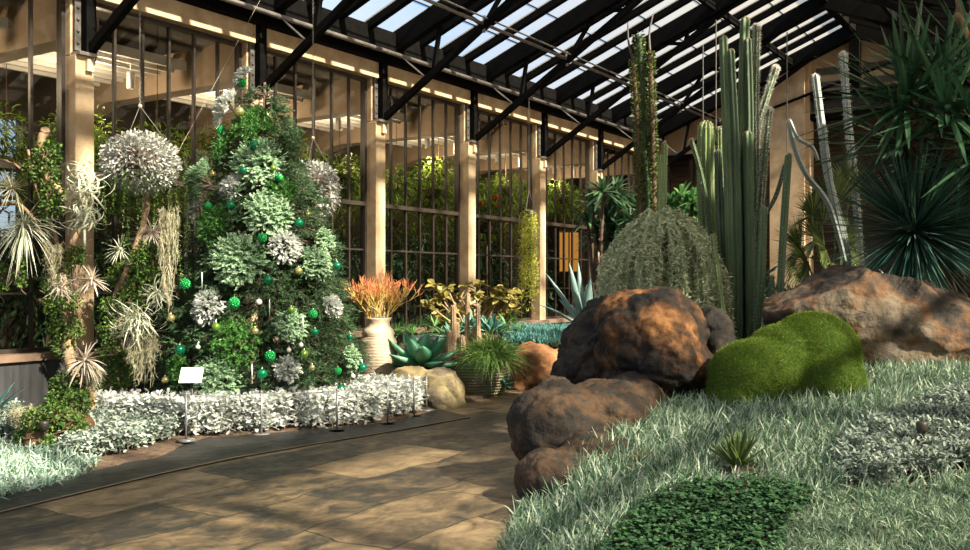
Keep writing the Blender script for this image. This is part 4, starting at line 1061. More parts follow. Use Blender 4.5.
BALLS = [
 ('emerald', 254, 145, 5, 'shiny emerald bauble high on the tree between the cedar and boxwood bouquets'), ('emerald', 230.5, 205, 4.5, 'shiny emerald bauble just below a white silver bouquet in the upper middle'),
 ('emerald', 299, 223, 4.5, 'shiny emerald bauble on the upper right side of the tree below the hanging basket'), ('emerald', 175, 254, 3.5, 'small emerald bauble in shade on the left edge of the tree'),
 ('emerald', 268, 280, 4.5, 'shiny emerald bauble below the mid-height silver bouquet'), ('emerald', 337, 266, 4.2, 'shiny emerald bauble on the right edge of the tree above the fire stick plant'),
 ('emerald', 180, 350, 5, 'shiny emerald bauble low on the shaded left side of the tree'), ('emerald', 262, 374, 5, 'shiny emerald bauble low in the middle, left of the lowest silver bouquet'),
 ('emerald', 315, 332, 3.5, 'emerald bauble in the lower right of the tree, right of the small cedar bouquet'), ('emerald', 341, 389, 4.5, 'shiny emerald bauble at the lower right just above the hedge'),
 ('emerald', 362.5, 367.5, 4.5, 'shiny emerald bauble at the lower right corner of the tree against the urn'), ('emerald', 243.5, 170, 3.5, 'small dark emerald bauble between two upper cedar bouquets'),
 ('emerald', 298, 222, 0, ''), ('emerald', 350, 337, 3.2, 'small emerald bauble on the right edge of the tree near the urn neck'),
 ('gold', 239.5, 112, 5.5, 'large pale gold bauble near the tree top, right of the largest silver bouquet'), ('gold', 298.5, 271, 4, 'pale gold bauble at mid height right of an emerald bauble'),
 ('gold', 308, 214, 3, 'small pale gold bauble on the right edge beside the hanging basket'), ('gold', 212.5, 174, 3.5, 'gold-green bauble set in the upper left cedar bouquet'),
 ('gold', 255, 331, 3.5, 'gold bauble low in the middle of the tree, right of the dark boxwood bouquet'), ('gold', 171, 318, 4, 'gold bauble on the left edge of the tree beside the hanging moss'),
 ('gold', 312, 367.5, 3, 'small gold bauble low on the right, near the lowest silver bouquet'), ('gold', 165, 380, 3.5, 'dull gold bauble at the lowest left edge of the tree'),
 ('olive', 216, 327, 4.2, 'olive green bauble below the spreading silver bouquet'), ('olive', 304, 354, 4.2, 'olive green bauble low on the right side of the tree'),
 ('olive', 291, 310, 3.5, 'olive green bauble just above the small cedar bouquet'), ('olive', 273, 168, 3, 'olive green bauble at the right end of the upper cedar bouquet'),
 ('pearl', 259, 302, 3, 'pearl white bauble in the middle of the tree, right of a beaded ornament'), ('pearl', 200, 322, 2.5, 'small pearl white bauble under the spreading silver bouquet'),
 ('pearl', 289, 350, 2.3, 'small pearl white bauble above the lowest silver bouquet'), ('pearl', 353, 376, 2.3, 'small pearl white bauble at the lower right edge of the tree'),
 ('pearl', 198, 347, 2.2, 'tiny pearl white bauble on the dark lower left of the tree'), ('pearl', 301, 345, 2.2, 'tiny pearl white bauble left of the lower right emerald bauble'),
 ('bead', 241, 82, 8, 'large beaded green ornament at the top of the tree'), ('bead', 221, 131, 7, 'beaded green ornament between the largest silver bouquet and the deep green boxwood'),
 ('bead', 262, 238, 6.5, 'beaded green ornament at mid height above the silver bouquet'), ('bead', 208, 206, 5, 'beaded green ornament at the right end of the left edge silver bouquet'),
 ('bead', 279, 177, 5.5, 'beaded green ornament at the upper right of the tree'), ('bead', 185, 284, 7.5, 'beaded green ornament on the shaded left side of the tree'),
 ('bead', 234, 303, 7.5, 'beaded green ornament right of the spreading silver bouquet'), ('bead', 270, 356, 7, 'beaded green ornament low in the middle above an emerald bauble'),
 ('bead', 313, 314, 6, 'beaded green ornament in the lower right above an emerald bauble'), ('bead', 338, 371, 5, 'beaded green ornament low on the right near the urn'),
]
for kind, x, y, r, lb in BALLS:
    if not r: continue
    p, ax = on_tree(x, y, .13); R_ = r * PX
    if kind == 'bead': R_ *= .72
    t = thing('bauble' if kind != 'bead' else 'beaded_ornament', p, lb, 'ornament', {'bead': 'beaded green ornaments on the tree'}.get(kind, 'glass baubles on the tree'))
    m = MB()
    if kind == 'bead':
        k_ = 60; i = np.arange(k_) + .5; phi = np.arccos(1 - 2 * i / k_); th = PI * (1 + 5 ** .5) * i
        for v in np.stack([np.cos(th) * np.sin(phi), np.sin(th) * np.sin(phi), np.cos(phi)], -1): m.ball(p + v * R_ * .88, R_ * .2, 7, 5)
        m.ball(p, R_ * .82, 14, 10)
    else: m.ball(p, R_, 24, 16)
    m.build('ball', M[kind], t, True)
    m = MB(); m.lathe(p + UP * R_ * .95, [(.001, .014), (.007, .013), (.008, 0), (.008, -.006)], 10); cp = m.build('cap', M['cap'], t, True)
    m = MB(); m.tube(curve_pts([p + UP * (R_ + .012), p + UP * (R_ + .04) - ax * .02, p + UP * (R_ + .05) - ax * .12], 6), .0015, 4); m.build('hook', M['cap'], cp)
for x, y, lb in ((202, 281, 'thin clear icicle ornament on the left of the tree below the left boxwood bouquet'), (269.5, 308, 'thin clear icicle ornament in the middle of the tree, right of a beaded ornament'), (303, 326, 'thin clear icicle ornament right of the small cedar bouquet'), (252, 373, 'thin clear icicle ornament low on the tree beside an emerald bauble')):
    p, ax = on_tree(x, y, .12); m = MB(); m.tube([p + UP * .1, p + UP * .05, p - UP * .1], [.004, .008, .001], 8)
    t = thing('icicle_ornament', p, lb, 'ornament', 'icicle ornaments on the tree'); m.build('icicle', M['icicle'], t, True)
    m = MB(); m.tube([p + UP * .1, p + UP * .14 - ax * .1], .0015, 4); m.build('hook', M['cap'], t)

# ================================================================== DUSTY MILLER HEDGE AND BARRIER
def silver_mass(poly, dens, h0, h1, mat, per, L, wd, name, lb, hfun=None):
    P = scatter(poly, dens); P = P[to_sn(P)[1] > .22]; n = len(P); m = MB()
    for q in range(per):
        u = rng.uniform(0, 1, n) ** .8; h = np.maximum(.015, h0 + (h1 - h0) * u + rng.normal(0, .02, n))
        a = rng.uniform(0, 2 * PI, n); el = rng.uniform(-.2, 1.2, n)
        m.blades(P + np.column_stack([rng.normal(0, .035, n), rng.normal(0, .035, n), h]), np.column_stack([np.cos(a) * np.cos(el), np.sin(a) * np.cos(el), np.sin(el)]), rng.uniform(.7, 1.2, n) * L, rng.uniform(.7, 1.2, n) * wd, .25, 4, [.25, .75, .6, 1, .85, .3], roll=.7, fold=.22)
    m.blades(P, np.column_stack([rng.normal(0, .1, n), rng.normal(0, .1, n), np.ones(n)]), h1 * .8, .008, 0, 1)
    return tag(m.build(name, mat), lb, 'silver foliage', kind='stuff')
hp = pp_([(190, 436), (262, 431), (337, 428), (386, 421), (412, 413), (422, 407)])
hedge = hp + [p + np.array([-.75, .55, 0]) for p in hp[::-1]]
silver_mass(hedge, 170, .01, .34, M['silver'], 62, .075, .042, 'dusty_miller', 'thick low hedge of white silver leaves at the foot of the Christmas tree')
hb = [gp(95, 425), gp(190, 433), hp[0] + np.array([-.5, .5, 0]), hp[0] + np.array([-.8, .9, 0]), gp(92, 410)]
silver_mass(hb, 150, .01, .30, M['silver'], 55, .075, .042, 'dusty_miller', 'shaded stretch of silver leaves behind the white sign, left of the tree')
lf = pp_([(66, 462), (120, 452), (175, 438), (192, 430), (150, 424), (85, 424), (60, 440)])
silver_mass(lf, 420, .02, .17, M['silverdull'], 22, .05, .03, 'grey_groundcover', 'low grey-green leafy ground cover along the path left of the hedge')
posts = [(186, 440), (261.5, 435), (337, 432), (387.6, 425), (414, 417), (426.5, 410)]
plab = ['grey barrier post nearest the white sign, first of the row', 'grey barrier post in front of the silver hedge, second from the sign', 'grey barrier post in front of the hedge, third from the sign', 'grey barrier post before the right end of the hedge, fourth from the sign', 'grey barrier post at the rounded right end of the hedge', 'last grey barrier post, standing before the yellowish rock']
tops = []
for (x, y), lb in zip(posts, plab):
    p = gp(x, y) * [1, 1, 0]; p[2] = max(0, float(terr(p[0], p[1])))
    t = thing('barrier_post', p, lb, 'post', 'low barrier posts along the path')
    m = MB(); m.lathe(p, [(.001, .012), (.085, .012), (.09, .0), (.09, -.01)][::-1], 24); m.build('base', M['postmetal'], t, True)
    m = MB(); m.tube([p, p + UP * .45], .011, 10); po = m.build('pole', M['postmetal'], t, True)
    m = MB(); m.ball(p + UP * .455, .014, 10, 8); m.build('cap', M['postmetal'], po, True)
    tops.append(p + UP * .44)
m = MB()
for a, b in zip(tops[:-1], tops[1:]): m.tube(curve_pts([a, (a + b) / 2 - UP * .012, b], 8), .005, 6)
tag(m.build('rope_line', M['postmetal'], smooth=True), 'thin grey cord strung between the barrier posts', 'cord')
# sign
p = gp(192, 432); p[2] = 0.02
t = thing('plant_sign', p, 'small white information sign tilted on a black stake in front of the tree', 'sign')
h = at(193, 376, p[1])[2]
m = MB(); m.tube([p, np.array([p[0], p[1], h])], .014, 8); m.build('stake', M['darkmetal'], t, True)
u = nrm(np.array([1, .12, 0])); v = nrm(np.array([.0, .55, .8])); nn_ = np.cross(u, v)
c = np.array([p[0] + .0, p[1] - .02, h + .01])
MB().obox(c, u * .115, v * .09, nn_ * .006).build('sign_board', M['white'], t)
m = MB()
m.obox(c + u * .085 - v * .065 + nn_ * .0065, u * .012, v * .012, nn_ * .0008)
m.build('logo_mark', solid('print_grey', (.45, .45, .43)), t)

# ================================================================== URN AND THE BACK BED
c = np.array([at(378, 0, 13.2)[0], 13.2, 0.0])
t = thing('urn', c, 'tall whitish ribbed urn standing beside the Christmas tree', 'urn')
prof = [(.001, 0), (.19, .0)]
for z in np.linspace(.02, .86, 43):
    r = np.interp(z, [0, .3, .6, .78, .88], [.20, .245, .262, .255, .20]); prof += [(r, z), (r + .010, z + .006), (r + .010, z + .012), (r, z + .017)]
prof += [(.235, .90), (.20, .96), (.165, 1.0), (.16, 1.06), (.185, 1.10), (.185, 1.12), (.165, 1.12), (.15, 1.05), (.17, .95), (.001, .95)]
m = MB(); m.lathe(c, prof, 48); m.build('body', M['urn'], t, True)
t = thing('fire_stick', c + UP * 1.0, 'orange-red fire stick plant growing out of the whitish urn', 'plant')
m, tp = MB(), MB()
def branch(p, d, L, r, lev):
    e = p + d * L; (tp if lev >= 4 else m).tube([p, (p + e) / 2 + jit(1, .006)[0], e], [r, r * .9, r * .75], 5, caps=False)
    if lev >= 4: return
    for q in range(3 if lev < 3 else 2): branch(e, nrm(d + jit(1, .36)[0] + np.array([0, 0, .35])), L * rng.uniform(.7, .95), r * .78, lev + 1)
for q in range(15):
    a = q / 15 * 2 * PI; branch(c + UP * .97 + .06 * np.array([math.cos(a), math.sin(a), 0]), nrm(np.array([math.cos(a) * .5, math.sin(a) * .45, 1.0]) + jit(1, .2)[0]), rng.uniform(.15, .23), .0085, 0)
m.build('stems', M['firestick'], t, True); tag(tp.build('tips', M['fireRed'], t, True), kind='stuff')
rock('boulder', [(R(410, 390, 12.5), (.36, .4, .36), 0), (R(440, 392, 12.4), (.36, .4, .34), 0), (R(402, 396, 12.4), (.28, .4, .32), 0), (R(458, 404, 12.3), (.12, .2, .14), 0)], M['rock_yellow'],
     'squat rock with a dark top and yellowish face in front of the big agave', seed=8, amp=.05, freq=2.0, cuts=((np.array(R(425, 369, 12.5)), (.05, -.15, 1)), (np.array(R(432, 395, 12.05)), (.35, -1, .1)), (np.array(R(462, 390, 12.4)), (.9, -.2, .4))))
def agave(c, n, L, wd, th, mat, lb, emin=.15, emax=1.35, bend=.12, prof=None, trough=.4, name='agave', tilt=None, a0=0.):
    t = thing(name, c, lb, name)
    for q in range(n):
        a = a0 + q * 2.39996; el = emin + (emax - emin) * (q / n)
        d = np.array([math.cos(a) * math.cos(el), math.sin(a) * math.cos(el), math.sin(el)])
        m = MB(); m.fleshy(np.asarray(c) + d * L * .04, d, L * rng.uniform(.88, 1.08) * (1 - .25 * q / n), wd, th, bend * (1 - q / n), 9, prof or [.34, .45, .78, 1, .92, .55, .04], trough=trough)
        m.build('leaf', mat, t, True)
    return t
b = at(421, 366, 13.1); agave(b, 18, .64, .27, .012, M['agave'], 'big green agave rosette with broad leaves between the urn and the ribbed pot', .15, 1.35, .12, prof=[.42, .48, .7, .93, 1, .85, .5, .02], trough=.5, a0=.6)

# earth bank that carries the agave and its neighbours
rock('soil_bank', [((b[0], b[1] + .1, b[2] - .30), (.5, .4, .28), 0), ((b[0] + .5, b[1] + .9, .3), (.6, .7, .42), 0), ((b[0] - .4, b[1] + .9, .2), (.7, .6, .35), 0)], M['soil'], 'dark earth bank behind the squat rock', 'soil', seed=9, amp=.03)
# ribbed pot, grass and brown cacti
c = np.array([at(478, 0, 13.7)[0], 13.7, 0.])
t = thing('ribbed_pot', c, 'wide dark pot with horizontal ribs below the wispy grass', 'pot')
prof = [(.001, .0), (.36, .0)]
for z in np.linspace(.02, .42, 11): 
    r = np.interp(z, [0, .25, .45], [.36, .45, .44]); prof += [(r, z), (r + .022, z + .012), (r + .022, z + .024), (r, z + .034)]
prof += [(.46, .47), (.42, .48), (.40, .40), (.001, .40)]
m = MB(); m.lathe(c, prof, 48); m.build('body', M['ribpot'], t, True)
b = np.array([at(490, 0, 13.55)[0], 13.35, .50])
n = 1500; d = nrm(np.column_stack([rng.normal(0, .55, n), rng.normal(-.15, .55, n), rng.uniform(.5, 1.1, n)]))
t = thing('ornamental_grass', b, 'wispy bright green grass spilling over the ribbed pot', 'grass plant')
m = MB(); m.blades(b + jit(n, .05) * [1.6, 1, .3], d, rng.uniform(.45, .85, n), .010, rng.uniform(.3, .95, n), 5, [.8, 1, .7, .1], roll=1.2); m.build('leaves', leaf('wispy_grass', (.08, .2, .04), (.17, .32, .07), (.32, .42, .14)), t)
M['browncactus'] = solid('brown_cactus', (.26, .17, .10), (.40, .29, .18), scale=12, rough=.9, bump=.6, bscale=60)
c2 = np.array([at(465, 0, 13.6)[0], 13.55, .42])
t = thing('brown_cactus', c2, 'cluster of knobbly brown cactus columns rising from the ribbed pot', 'cactus')
for x0, x1, yt, r in ((454, 453, 305, 3.6), (466, 468, 293, 3.0), (478, 478, 304, 3.2), (449, 450, 330, 4.2), (459, 457, 322, 3.2), (473, 474, 326, 2.8), (463, 462, 335, 4.)):
    y0 = rng.uniform(13.4, 13.6); cactus_stem(t, [np.array([at(x0, 0, y0)[0], y0, .4]), at((x0 + x1) / 2, (yt + 362) / 2, y0), at(x1, yt, y0)], r * 11 / F_PX, M['browncactus'], ribs=9, spine='spine', sp_len=.022, sp_n=2, depth=.2)
b = at(478, 322, 14.6); agave(at(490, 333, 14.7), 18, .40, .10, .02, M['aloe'], 'blue-green agave behind the brown cactus columns', .15, 1.3, name='agave', a0=.2)
agave(at(452, 338, 14.3), 14, .34, .09, .018, M['agave'], 'green agave half hidden left of the brown cactus columns', .2, 1.3, name='agave', a0=1.1)
agave(at(472, 330, 15.2), 14, .36, .09, .018, M['aloe'], 'blue-green agave farthest back behind the brown cactus columns', .2, 1.3, a0=2.)
c = gp(504, 391); c[2] = float(terr(c[0], c[1])) 
agave(at(503, 386, 13.5), 13, .26, .085, .018, M['aloe'], 'small blue-green aloe with curling leaves at the foot of the orange flat rock', .1, 1.4, .45, name='aloe', a0=.4)
# felt-leaved kalanchoe
t = thing('kalanchoe', at(478, 335, 15.6), 'mustard-coloured felt-leaved shrub against the windows above the agaves', 'shrub')
m, st = MB(), MB(); b = at(478, 340, 15.6)
for (x, y) in [(rng.uniform(432, 516), rng.uniform(284, 326)) for _ in range(26)] + [(437, 300), (447, 288), (460, 296), (470, 305), (480, 284), (486, 300), (497, 292), (508, 300), (513, 310), (500, 312), (455, 308), (440, 312), (490, 318), (507, 325), (475, 292), (428, 305), (512, 290), (466, 286)]:
    p = at(x, y, 15.6 + rng.uniform(-.35, .35)); n = 9; a = np.linspace(0, 2 * PI, n, endpoint=False) + rng.uniform(0, 1)
    d = np.stack([np.cos(a), np.sin(a) - .3, rng.uniform(-.9, .9, n)], -1)
    m.blades(p + d * .02, d, rng.uniform(.10, .17, n), rng.uniform(.08, .12, n), .3, 5, [.3, .85, 1, .9, .6, .1], roll=.9, fold=.35)
    st.tube(curve_pts([b + jit(1, .1)[0] * [1, 1, 0], (b + p) / 2 + jit(1, .05)[0], p], 6), .015, 6)
m.build('leaves', M['kalanchoe'], t); st.build('stems', M['browncactus'], t, True)
# orange flat rock, blue senecio, blue agave
rock('boulder', [(R(535, 370, 14.6), (.48, .45, .42), 0), (R(565, 372, 14.8), (.45, .5, .40), 0), (R(520, 376, 14.5), (.28, .4, .32), 0)], M['rock_flat'], 'flat-topped orange sandstone block below the blue ground cover', seed=11, amp=.05,
     cuts=((np.array(R(540, 343, 14.5)), (0, -.08, 1)), (np.array(R(540, 370, 14.15)), (-.1, -1, .05)), (np.array(R(510, 370, 14.4)), (-1, -.3, .1))))
sn = [np.array([at(x, 0, y)[0], y, 0]) for x, y in ((512, 14.7), (592, 14.8), (600, 17.2), (512, 18.0), (505, 16))]
P = scatter(sn, 330); n = len(P); P[:, 2] = np.maximum(P[:, 2], .60); rep = 10
gd = nrm(np.column_stack([rng.normal(0, .5, n * rep), rng.normal(-.1, .5, n * rep), np.ones(n * rep)]))
tag(MB().blades(np.repeat(P, rep, 0), gd, rng.uniform(.16, .30, n * rep), .018, rng.uniform(0, .15, n * rep), 3, [.7, 1, 1, .3], roll=1.5, fold=.3).build('senecio', M['senecio']), 'dense blue-green finger-leaved ground cover on top of the sandstone block', 'ground cover', kind='stuff')
b = at(583, 328, 14.9)
t = thing('agave', b, 'grey-blue century plant with tall pointed leaves behind the blackish boulder', 'agave')
for (x, y, wd, dy) in [(569, 262, .12, 0), (578, 261, .11, .25), (597, 261, .13, 0), (592, 272, .12, -.25), (535, 302, .10, -.1), (545, 272, .07, .3), (556, 295, .09, .2), (610, 290, .11, .1), (604, 300, .10, -.3), (566, 300, .1, .4), (587, 285, .12, .5)]:
    e = at(x, y, 14.9 + dy); L = np.linalg.norm(e - b); bd = .22 if y > 290 else .05
    m = MB(); d = (e - b) / L + np.array([0, 0, bd]); m.fleshy(b + nrm(d) * .04, d, L, wd, .022, bd, 10, [.7, .8, 1, 1, .8, .5, .03], trough=.45, ref=np.array([0, .1, 1]) if abs(d[2]) < .8 else np.array([0, 1., .2])); m.build('leaf', M['agaveblue'], t, True)
# green plants behind the agave by the urn
t = thing('green_bed_plants', at(430, 345, 14.6), 'yellow-green leafy plants along the sill behind the big agave', 'shrub')
m = MB()
for x in np.linspace(385, 520, 20):
    p = at(x, 330 + rng.uniform(-6, 8), 15.2 + rng.uniform(-.5, .6)); rosette(m, p, 22, .28, .03, -.1, 1, .25)
m.build('leaves', M['greenleaf'], t)
b = np.array([at(525, 0, 13.9)[0] , 13.55, .05])
# hanging string cactus
c = at(529, 212, 18.5)
t = thing('string_cactus', c, 'long hanging curtain of yellow-green string cactus in front of the window', 'hanging plant')
m = MB()
for q in range(85):
    a = rng.uniform(0, 2 * PI); r = .17 * rng.uniform(.2, 1) ** .5; L = rng.uniform(1.2, 1.75) * (1.25 if q % 9 == 0 else 1)
    pts = [c + np.array([math.cos(a) * r * .3, math.sin(a) * r * .3, .03]), c + np.array([math.cos(a) * r, math.sin(a) * r, -.05]), c + np.array([math.cos(a) * r * 1.1 + rng.normal(0, .02), math.sin(a) * r, -L * .5]), c + np.array([math.cos(a) * r * 1.1 + rng.normal(0, .03), math.sin(a) * r * 1.1, -L])]
    P = curve_pts(pts, 14); k_ = 60; i = rng.uniform(0, 12.9, k_); i0 = i.astype(int); u = (i - i0)[:, None]; C_ = P[i0] * (1 - u) + P[i0 + 1] * u
    m.blades(C_, nrm(jit(k_, 1) + [0, 0, -.6]), rng.uniform(.03, .06, k_), .014, .1, 2, OVAL, roll=1.5)
m.build('strands', M['rhipsalis'], t)
m = MB(); m.lathe(c + UP * .0, [(.001, -.12), (.1, -.1), (.14, .02), (.13, .02), (.001, 0)], 16); m.build('pot', M['darkmetal'], t, True)
m = MB()
for a in (0, 2.1, 4.2): m.tube([c + np.array([math.cos(a) * .13, math.sin(a) * .13, .02]), c + UP * .42], .004, 5)
m.tube([c + UP * .42, np.array([c[0], c[1], 5.35])], .005, 5); m.build('hanger_wire', M['chain'], t)
# ================================================================== HANGING BASKETS
def chain(mb, p0, p1, link=.034, r=.002):
    n = int(np.linalg.norm(p1 - p0) / (link * .8))
    for q in range(n):
        c = p0 + (p1 - p0) * (q + .5) / n; u = np.array([1., 0, 0]) if q % 2 else np.array([0, 1., 0]); v = nrm(p1 - p0)
        th = np.linspace(0, 2 * PI, 9)
        mb.tube(c + np.outer(np.cos(th), u) * link * .3 + np.outer(np.sin(th), v) * link * .52, r, 4, caps=False)
def basket(c, r, zs, lb, top, n, sqz=1.):
    t = thing('hanging_basket', c, lb, 'hanging plant')
    foliage_ball(c, r, int(n * 2.4), .05, .026, (1, 1, sqz), [.3, .8, 1, .6], -1, .8, .1, .6, .2).build('leaves', M['silvergrey'], t)
    m = MB(); m.ball(c, r * .6, 20, 14, (1, 1, sqz)); m.build('basket', M['twig'], t, True)
    tp_ = c + UP * (r * sqz + .30); m = MB()
    for a in (.4, 2.5, 4.6): m.tube([c + np.array([math.cos(a) * r * .8, math.sin(a) * r * .8, r * sqz * .55]), tp_], .003, 5)
    m.build('hanger_wire', M['chain'], t)
    m = MB(); m.ball(tp_, .025, 8, 6); m.build('ring', M['cord'], t, True)
    m = MB(); chain(m, tp_, np.array([tp_[0], tp_[1], top])); m.build('chain', M['chain'], t)
    return t
cb = at(140, 163, 10.9)
t = basket(cb, .43, 1, 'silver-leaved hanging basket at the left with trailing green stems below it', 5.6, 1500, .82)
cb2 = at(313, 190, 12.6)
basket(cb2, .36, 1, 'silver-leaved hanging basket half behind the upper right of the Christmas tree', 5.9, 1200, 1.08)
# trailing stems of the left basket
m = MB()
for q in range(60):
    a = rng.uniform(0, 2 * PI); r = .42 * rng.uniform(.3, 1); b = cb + np.array([math.cos(a) * r + .05, math.sin(a) * r, -.12]); L = rng.uniform(.3, 1.25) if math.cos(a) > -.3 else rng.uniform(.2, .6)
    P = curve_pts([b, b + np.array([math.cos(a) * .06, math.sin(a) * .06, -.15]), b + np.array([math.cos(a) * .06 + rng.normal(0, .03), math.sin(a) * .06, -L])], 12)
    k_ = int(L / .012); i = rng.uniform(0, 10.9, k_); i0 = i.astype(int); u = (i - i0)[:, None]
    m.blades(P[i0] * (1 - u) + P[i0 + 1] * u, jit(k_, 1) + [0, 0, -.2], rng.uniform(.02, .035, k_), .018, .1, 2, OVAL, roll=1.5)
m.build('trailing_stems', M['ivy'], t)
m = MB(); m.tube([at(178, 152, 10.7), W(9.0, .9, 5.55)], .0018, 4); tag(m.build('guy_wire', M['cord']), 'thin slanting cord running from the roof to the left hanging basket', 'cord')
# thin rods hanging from the roof over the cactus bed
for x, y0, y1, Y, lb in ((703, 45, 330, 13.0, 'thin vertical rod hanging left of the barrel-topped cactus'), (716, 20, 130, 12.0, 'thin vertical rod hanging above the barrel-topped cactus'), (787, 32, 215, 12.5, 'thin vertical rod hanging in front of the far pillar')):
    a, b = at(x, y0, Y), at(x, y1, Y)
    tag(MB().tube([a, b], .008, 6).build('hanging_rod', M['rust']), lb, 'rod')

# ================================================================== EPIPHYTE DISPLAY AT THE LEFT
def ivy(name, lb, ctrs, n, L=.035, mat='ivy', cat='vine', Yj=.12):
    t = thing(name, ctrs[0][0], lb, cat); m, st = MB(), MB()
    tot = sum(r for _, r in ctrs)
    for c, r in ctrs:
        k_ = int(1.8 * n * r / tot); d = sphere_dirs(k_); P = c + d * (r * rng.uniform(.2, 1, k_) ** .5)[:, None] * [1, .8, 1]
        m.blades(P, nrm(d * .6 + jit(k_, .6)), rng.uniform(.7, 1.2, k_) * L, rng.uniform(.7, 1.1, k_) * L * .85, .1, 2, [.4, 1, .3], roll=1.2, fold=.15)
    cs = [c for c, _ in ctrs]
    for q in range(6):
        if len(cs) > 1: st.tube(curve_pts([c + jit(1, .05)[0] for c in cs], 20), .006, 5)
        else: st.tube(curve_pts([cs[0] + jit(1, .05)[0] - UP * ctrs[0][1] * .8, cs[0] + jit(1, .05)[0], cs[0] + jit(1, .05)[0] + UP * ctrs[0][1] * .8], 8), .006, 5)
    m.build('leaves', M[mat], t); st.build('stems', M['twig'], t, True)
YL = 10.75
def A(x, y, Y=YL): return at(x, y, Y)
def wood(pts, r, Y=YL): 
    P = curve_pts([A(x, y, Y) for x, y in pts], 18) + jit(18, .008); return P
t = thing('driftwood', A(88, 415), 'pale branching driftwood trunk climbing the nearest window pillar', 'driftwood')
m = MB(); P = wood([(88, 416), (76, 390), (68, 345), (66, 300), (62, 272), (72, 245), (82, 215), (80, 180)], 0); m.tube(P, np.linspace(.075, .035, 18), 9); m.build('trunk', M['driftwood'], t, True)
for pts, r in (([(62, 272), (52, 262), (44, 250)], .04), ([(66, 262), (56, 238), (44, 206), (36, 190), (28, 150)], .03), ([(60, 192), (48, 178), (38, 166)], .045), ([(66, 300), (50, 306), (40, 300)], .03), ([(45, 130), (40, 150), (46, 168)], .05), ([(-25, 190), (-2, 203), (18, 205), (36, 222), (60, 262)], .03), ([(-20, 158), (2, 160), (24, 170)], .022)):
    m = MB(); m.tube(wood(pts, r), np.linspace(r, r * .45, 18), 8); m.build('branch', M['driftwood'], t, True)
t = thing('driftwood', A(130, 410, 10.9), 'peach-coloured driftwood column hanging below the left basket', 'driftwood')
m = MB(); P = wood([(118, 345), (122, 300), (128, 270), (136, 245), (146, 215), (148, 190)], 0, 10.95); m.tube(P, np.linspace(.05, .03, 18), 9); m.build('trunk', M['driftwood'], t, True)
for pts, r in (([(128, 270), (116, 292), (112, 318)], .04), ([(136, 245), (158, 262), (166, 290), (170, 318)], .03)):
    m = MB(); m.tube(wood(pts, r, 10.95), np.linspace(r, r * .5, 18), 8); m.build('branch', M['driftwood'], t, True)

def airplant(x, y, Y, L, n, wd, lb, mat='airplant', curl=0., bend=.2, zmin=-.9, ax=None, segs=8):
    p = A(x, y, Y); t = thing('air_plant', p, lb, 'air plant', None)
    d = sphere_dirs(n, zmin); d[:, 1] = np.where(d[:, 1] > .3, -d[:, 1], d[:, 1])
    if ax is not None: d = nrm(d + np.asarray(ax))
    m = MB()
    if curl:
        dn = nrm(np.cross(d, jit(n, 1)))
        m.blades(p + d * .02, d, rng.uniform(.7, 1.2, n) * L, wd, 0, segs + 4, [.9, 1, .9, .7, .1], roll=.6, fold=.3, down=dn, curl=rng.uniform(.5, 1.2, n) * curl)
    else: m.blades(p + d * .02, d, rng.uniform(.65, 1.15, n) * L, wd, rng.uniform(.3, 1, n) * bend, segs, [.9, 1, .8, .5, .06], roll=.5, fold=.3)
    m.build('leaves', M[mat], t)
    m = MB(); m.ball(p, .035, 10, 8); m.build('base', M[mat], t, True)
airplant(83, 186, 10.45, .45, 75, .022, 'curly white air plant, uppermost tangle on the nearest pillar', curl=4.5)
airplant(84, 218, 10.45, .40, 65, .022, 'curly white air plant below the uppermost tangle on the nearest pillar', curl=4.0)
airplant(24, 228, 10.0, .42, 170, .012, 'large spiky white air plant with fine arching leaves at the far left', bend=.75, ax=(.1, 0, .1))
airplant(85, 360, 10.3, .30, 60, .022, 'pinkish white star-shaped air plant at the foot of the nearest pillar', mat='airpink', bend=.35)
airplant(92, 280, 10.4, .22, 40, .018, 'small pinkish air plant halfway up the nearest pillar', mat='airpink', bend=.3)
airplant(12, 188, 10.6, .26, 90, .010, 'greyish fine-leaved air plant above the large spiky one', mat='spanish', bend=.2)
airplant(138, 316, 10.5, .36, 130, .013, 'drooping tangle of long grey air plant leaves below the left basket', curl=2.2, ax=(0, 0, -.5))
airplant(158, 292, 10.6, .22, 60, .014, 'small drooping air plant right of the peach-coloured driftwood', curl=2., ax=(0, 0, -.4))
airplant(152, 232, 10.5, .20, 80, .010, 'fuzzy lilac-grey air plant under the left basket', mat='airpink', bend=.1)
airplant(120, 250, 10.6, .20, 40, .012, 'small pale air plant beside the trellis left of the driftwood column', bend=.4)
airplant(62, 288, 10.35, .20, 60, .014, 'pale curled air plant on the fork of the driftwood', curl=2.5, mat='airpink')
ivy('creeping_ivy', 'small-leaved green vine around the upper driftwood twig at the window transom', [(A(48, 152), .16), (A(46, 175), .18), (A(52, 195), .16), (A(36, 168), .14), (A(50, 210), .14)], 900)
ivy('creeping_ivy', 'leafy green vine hanging in a long curtain from the driftwood fork', [(A(62, 262), .14), (A(56, 285), .16), (A(58, 305), .17), (A(60, 325), .16), (A(62, 345), .14), (A(66, 300), .17), (A(70, 330), .15), (A(75, 255), .12)], 1800)
ivy('creeping_ivy', 'bushy yellow-green vine at the pillar foot below the star-shaped air plant', [(A(66, 385, 10.4), .17), (A(74, 398, 10.4), .17), (A(60, 402, 10.3), .16), (A(52, 412, 10.2), .14), (A(85, 405, 10.5), .12)], 1700)
ivy('creeping_ivy', 'green vine climbing the trellis between pillar and left basket', [(A(108, 190, 11.0), .14), (A(115, 175, 11.), .13), (A(112, 205, 11.), .12), (A(125, 195, 10.9), .15)], 700)
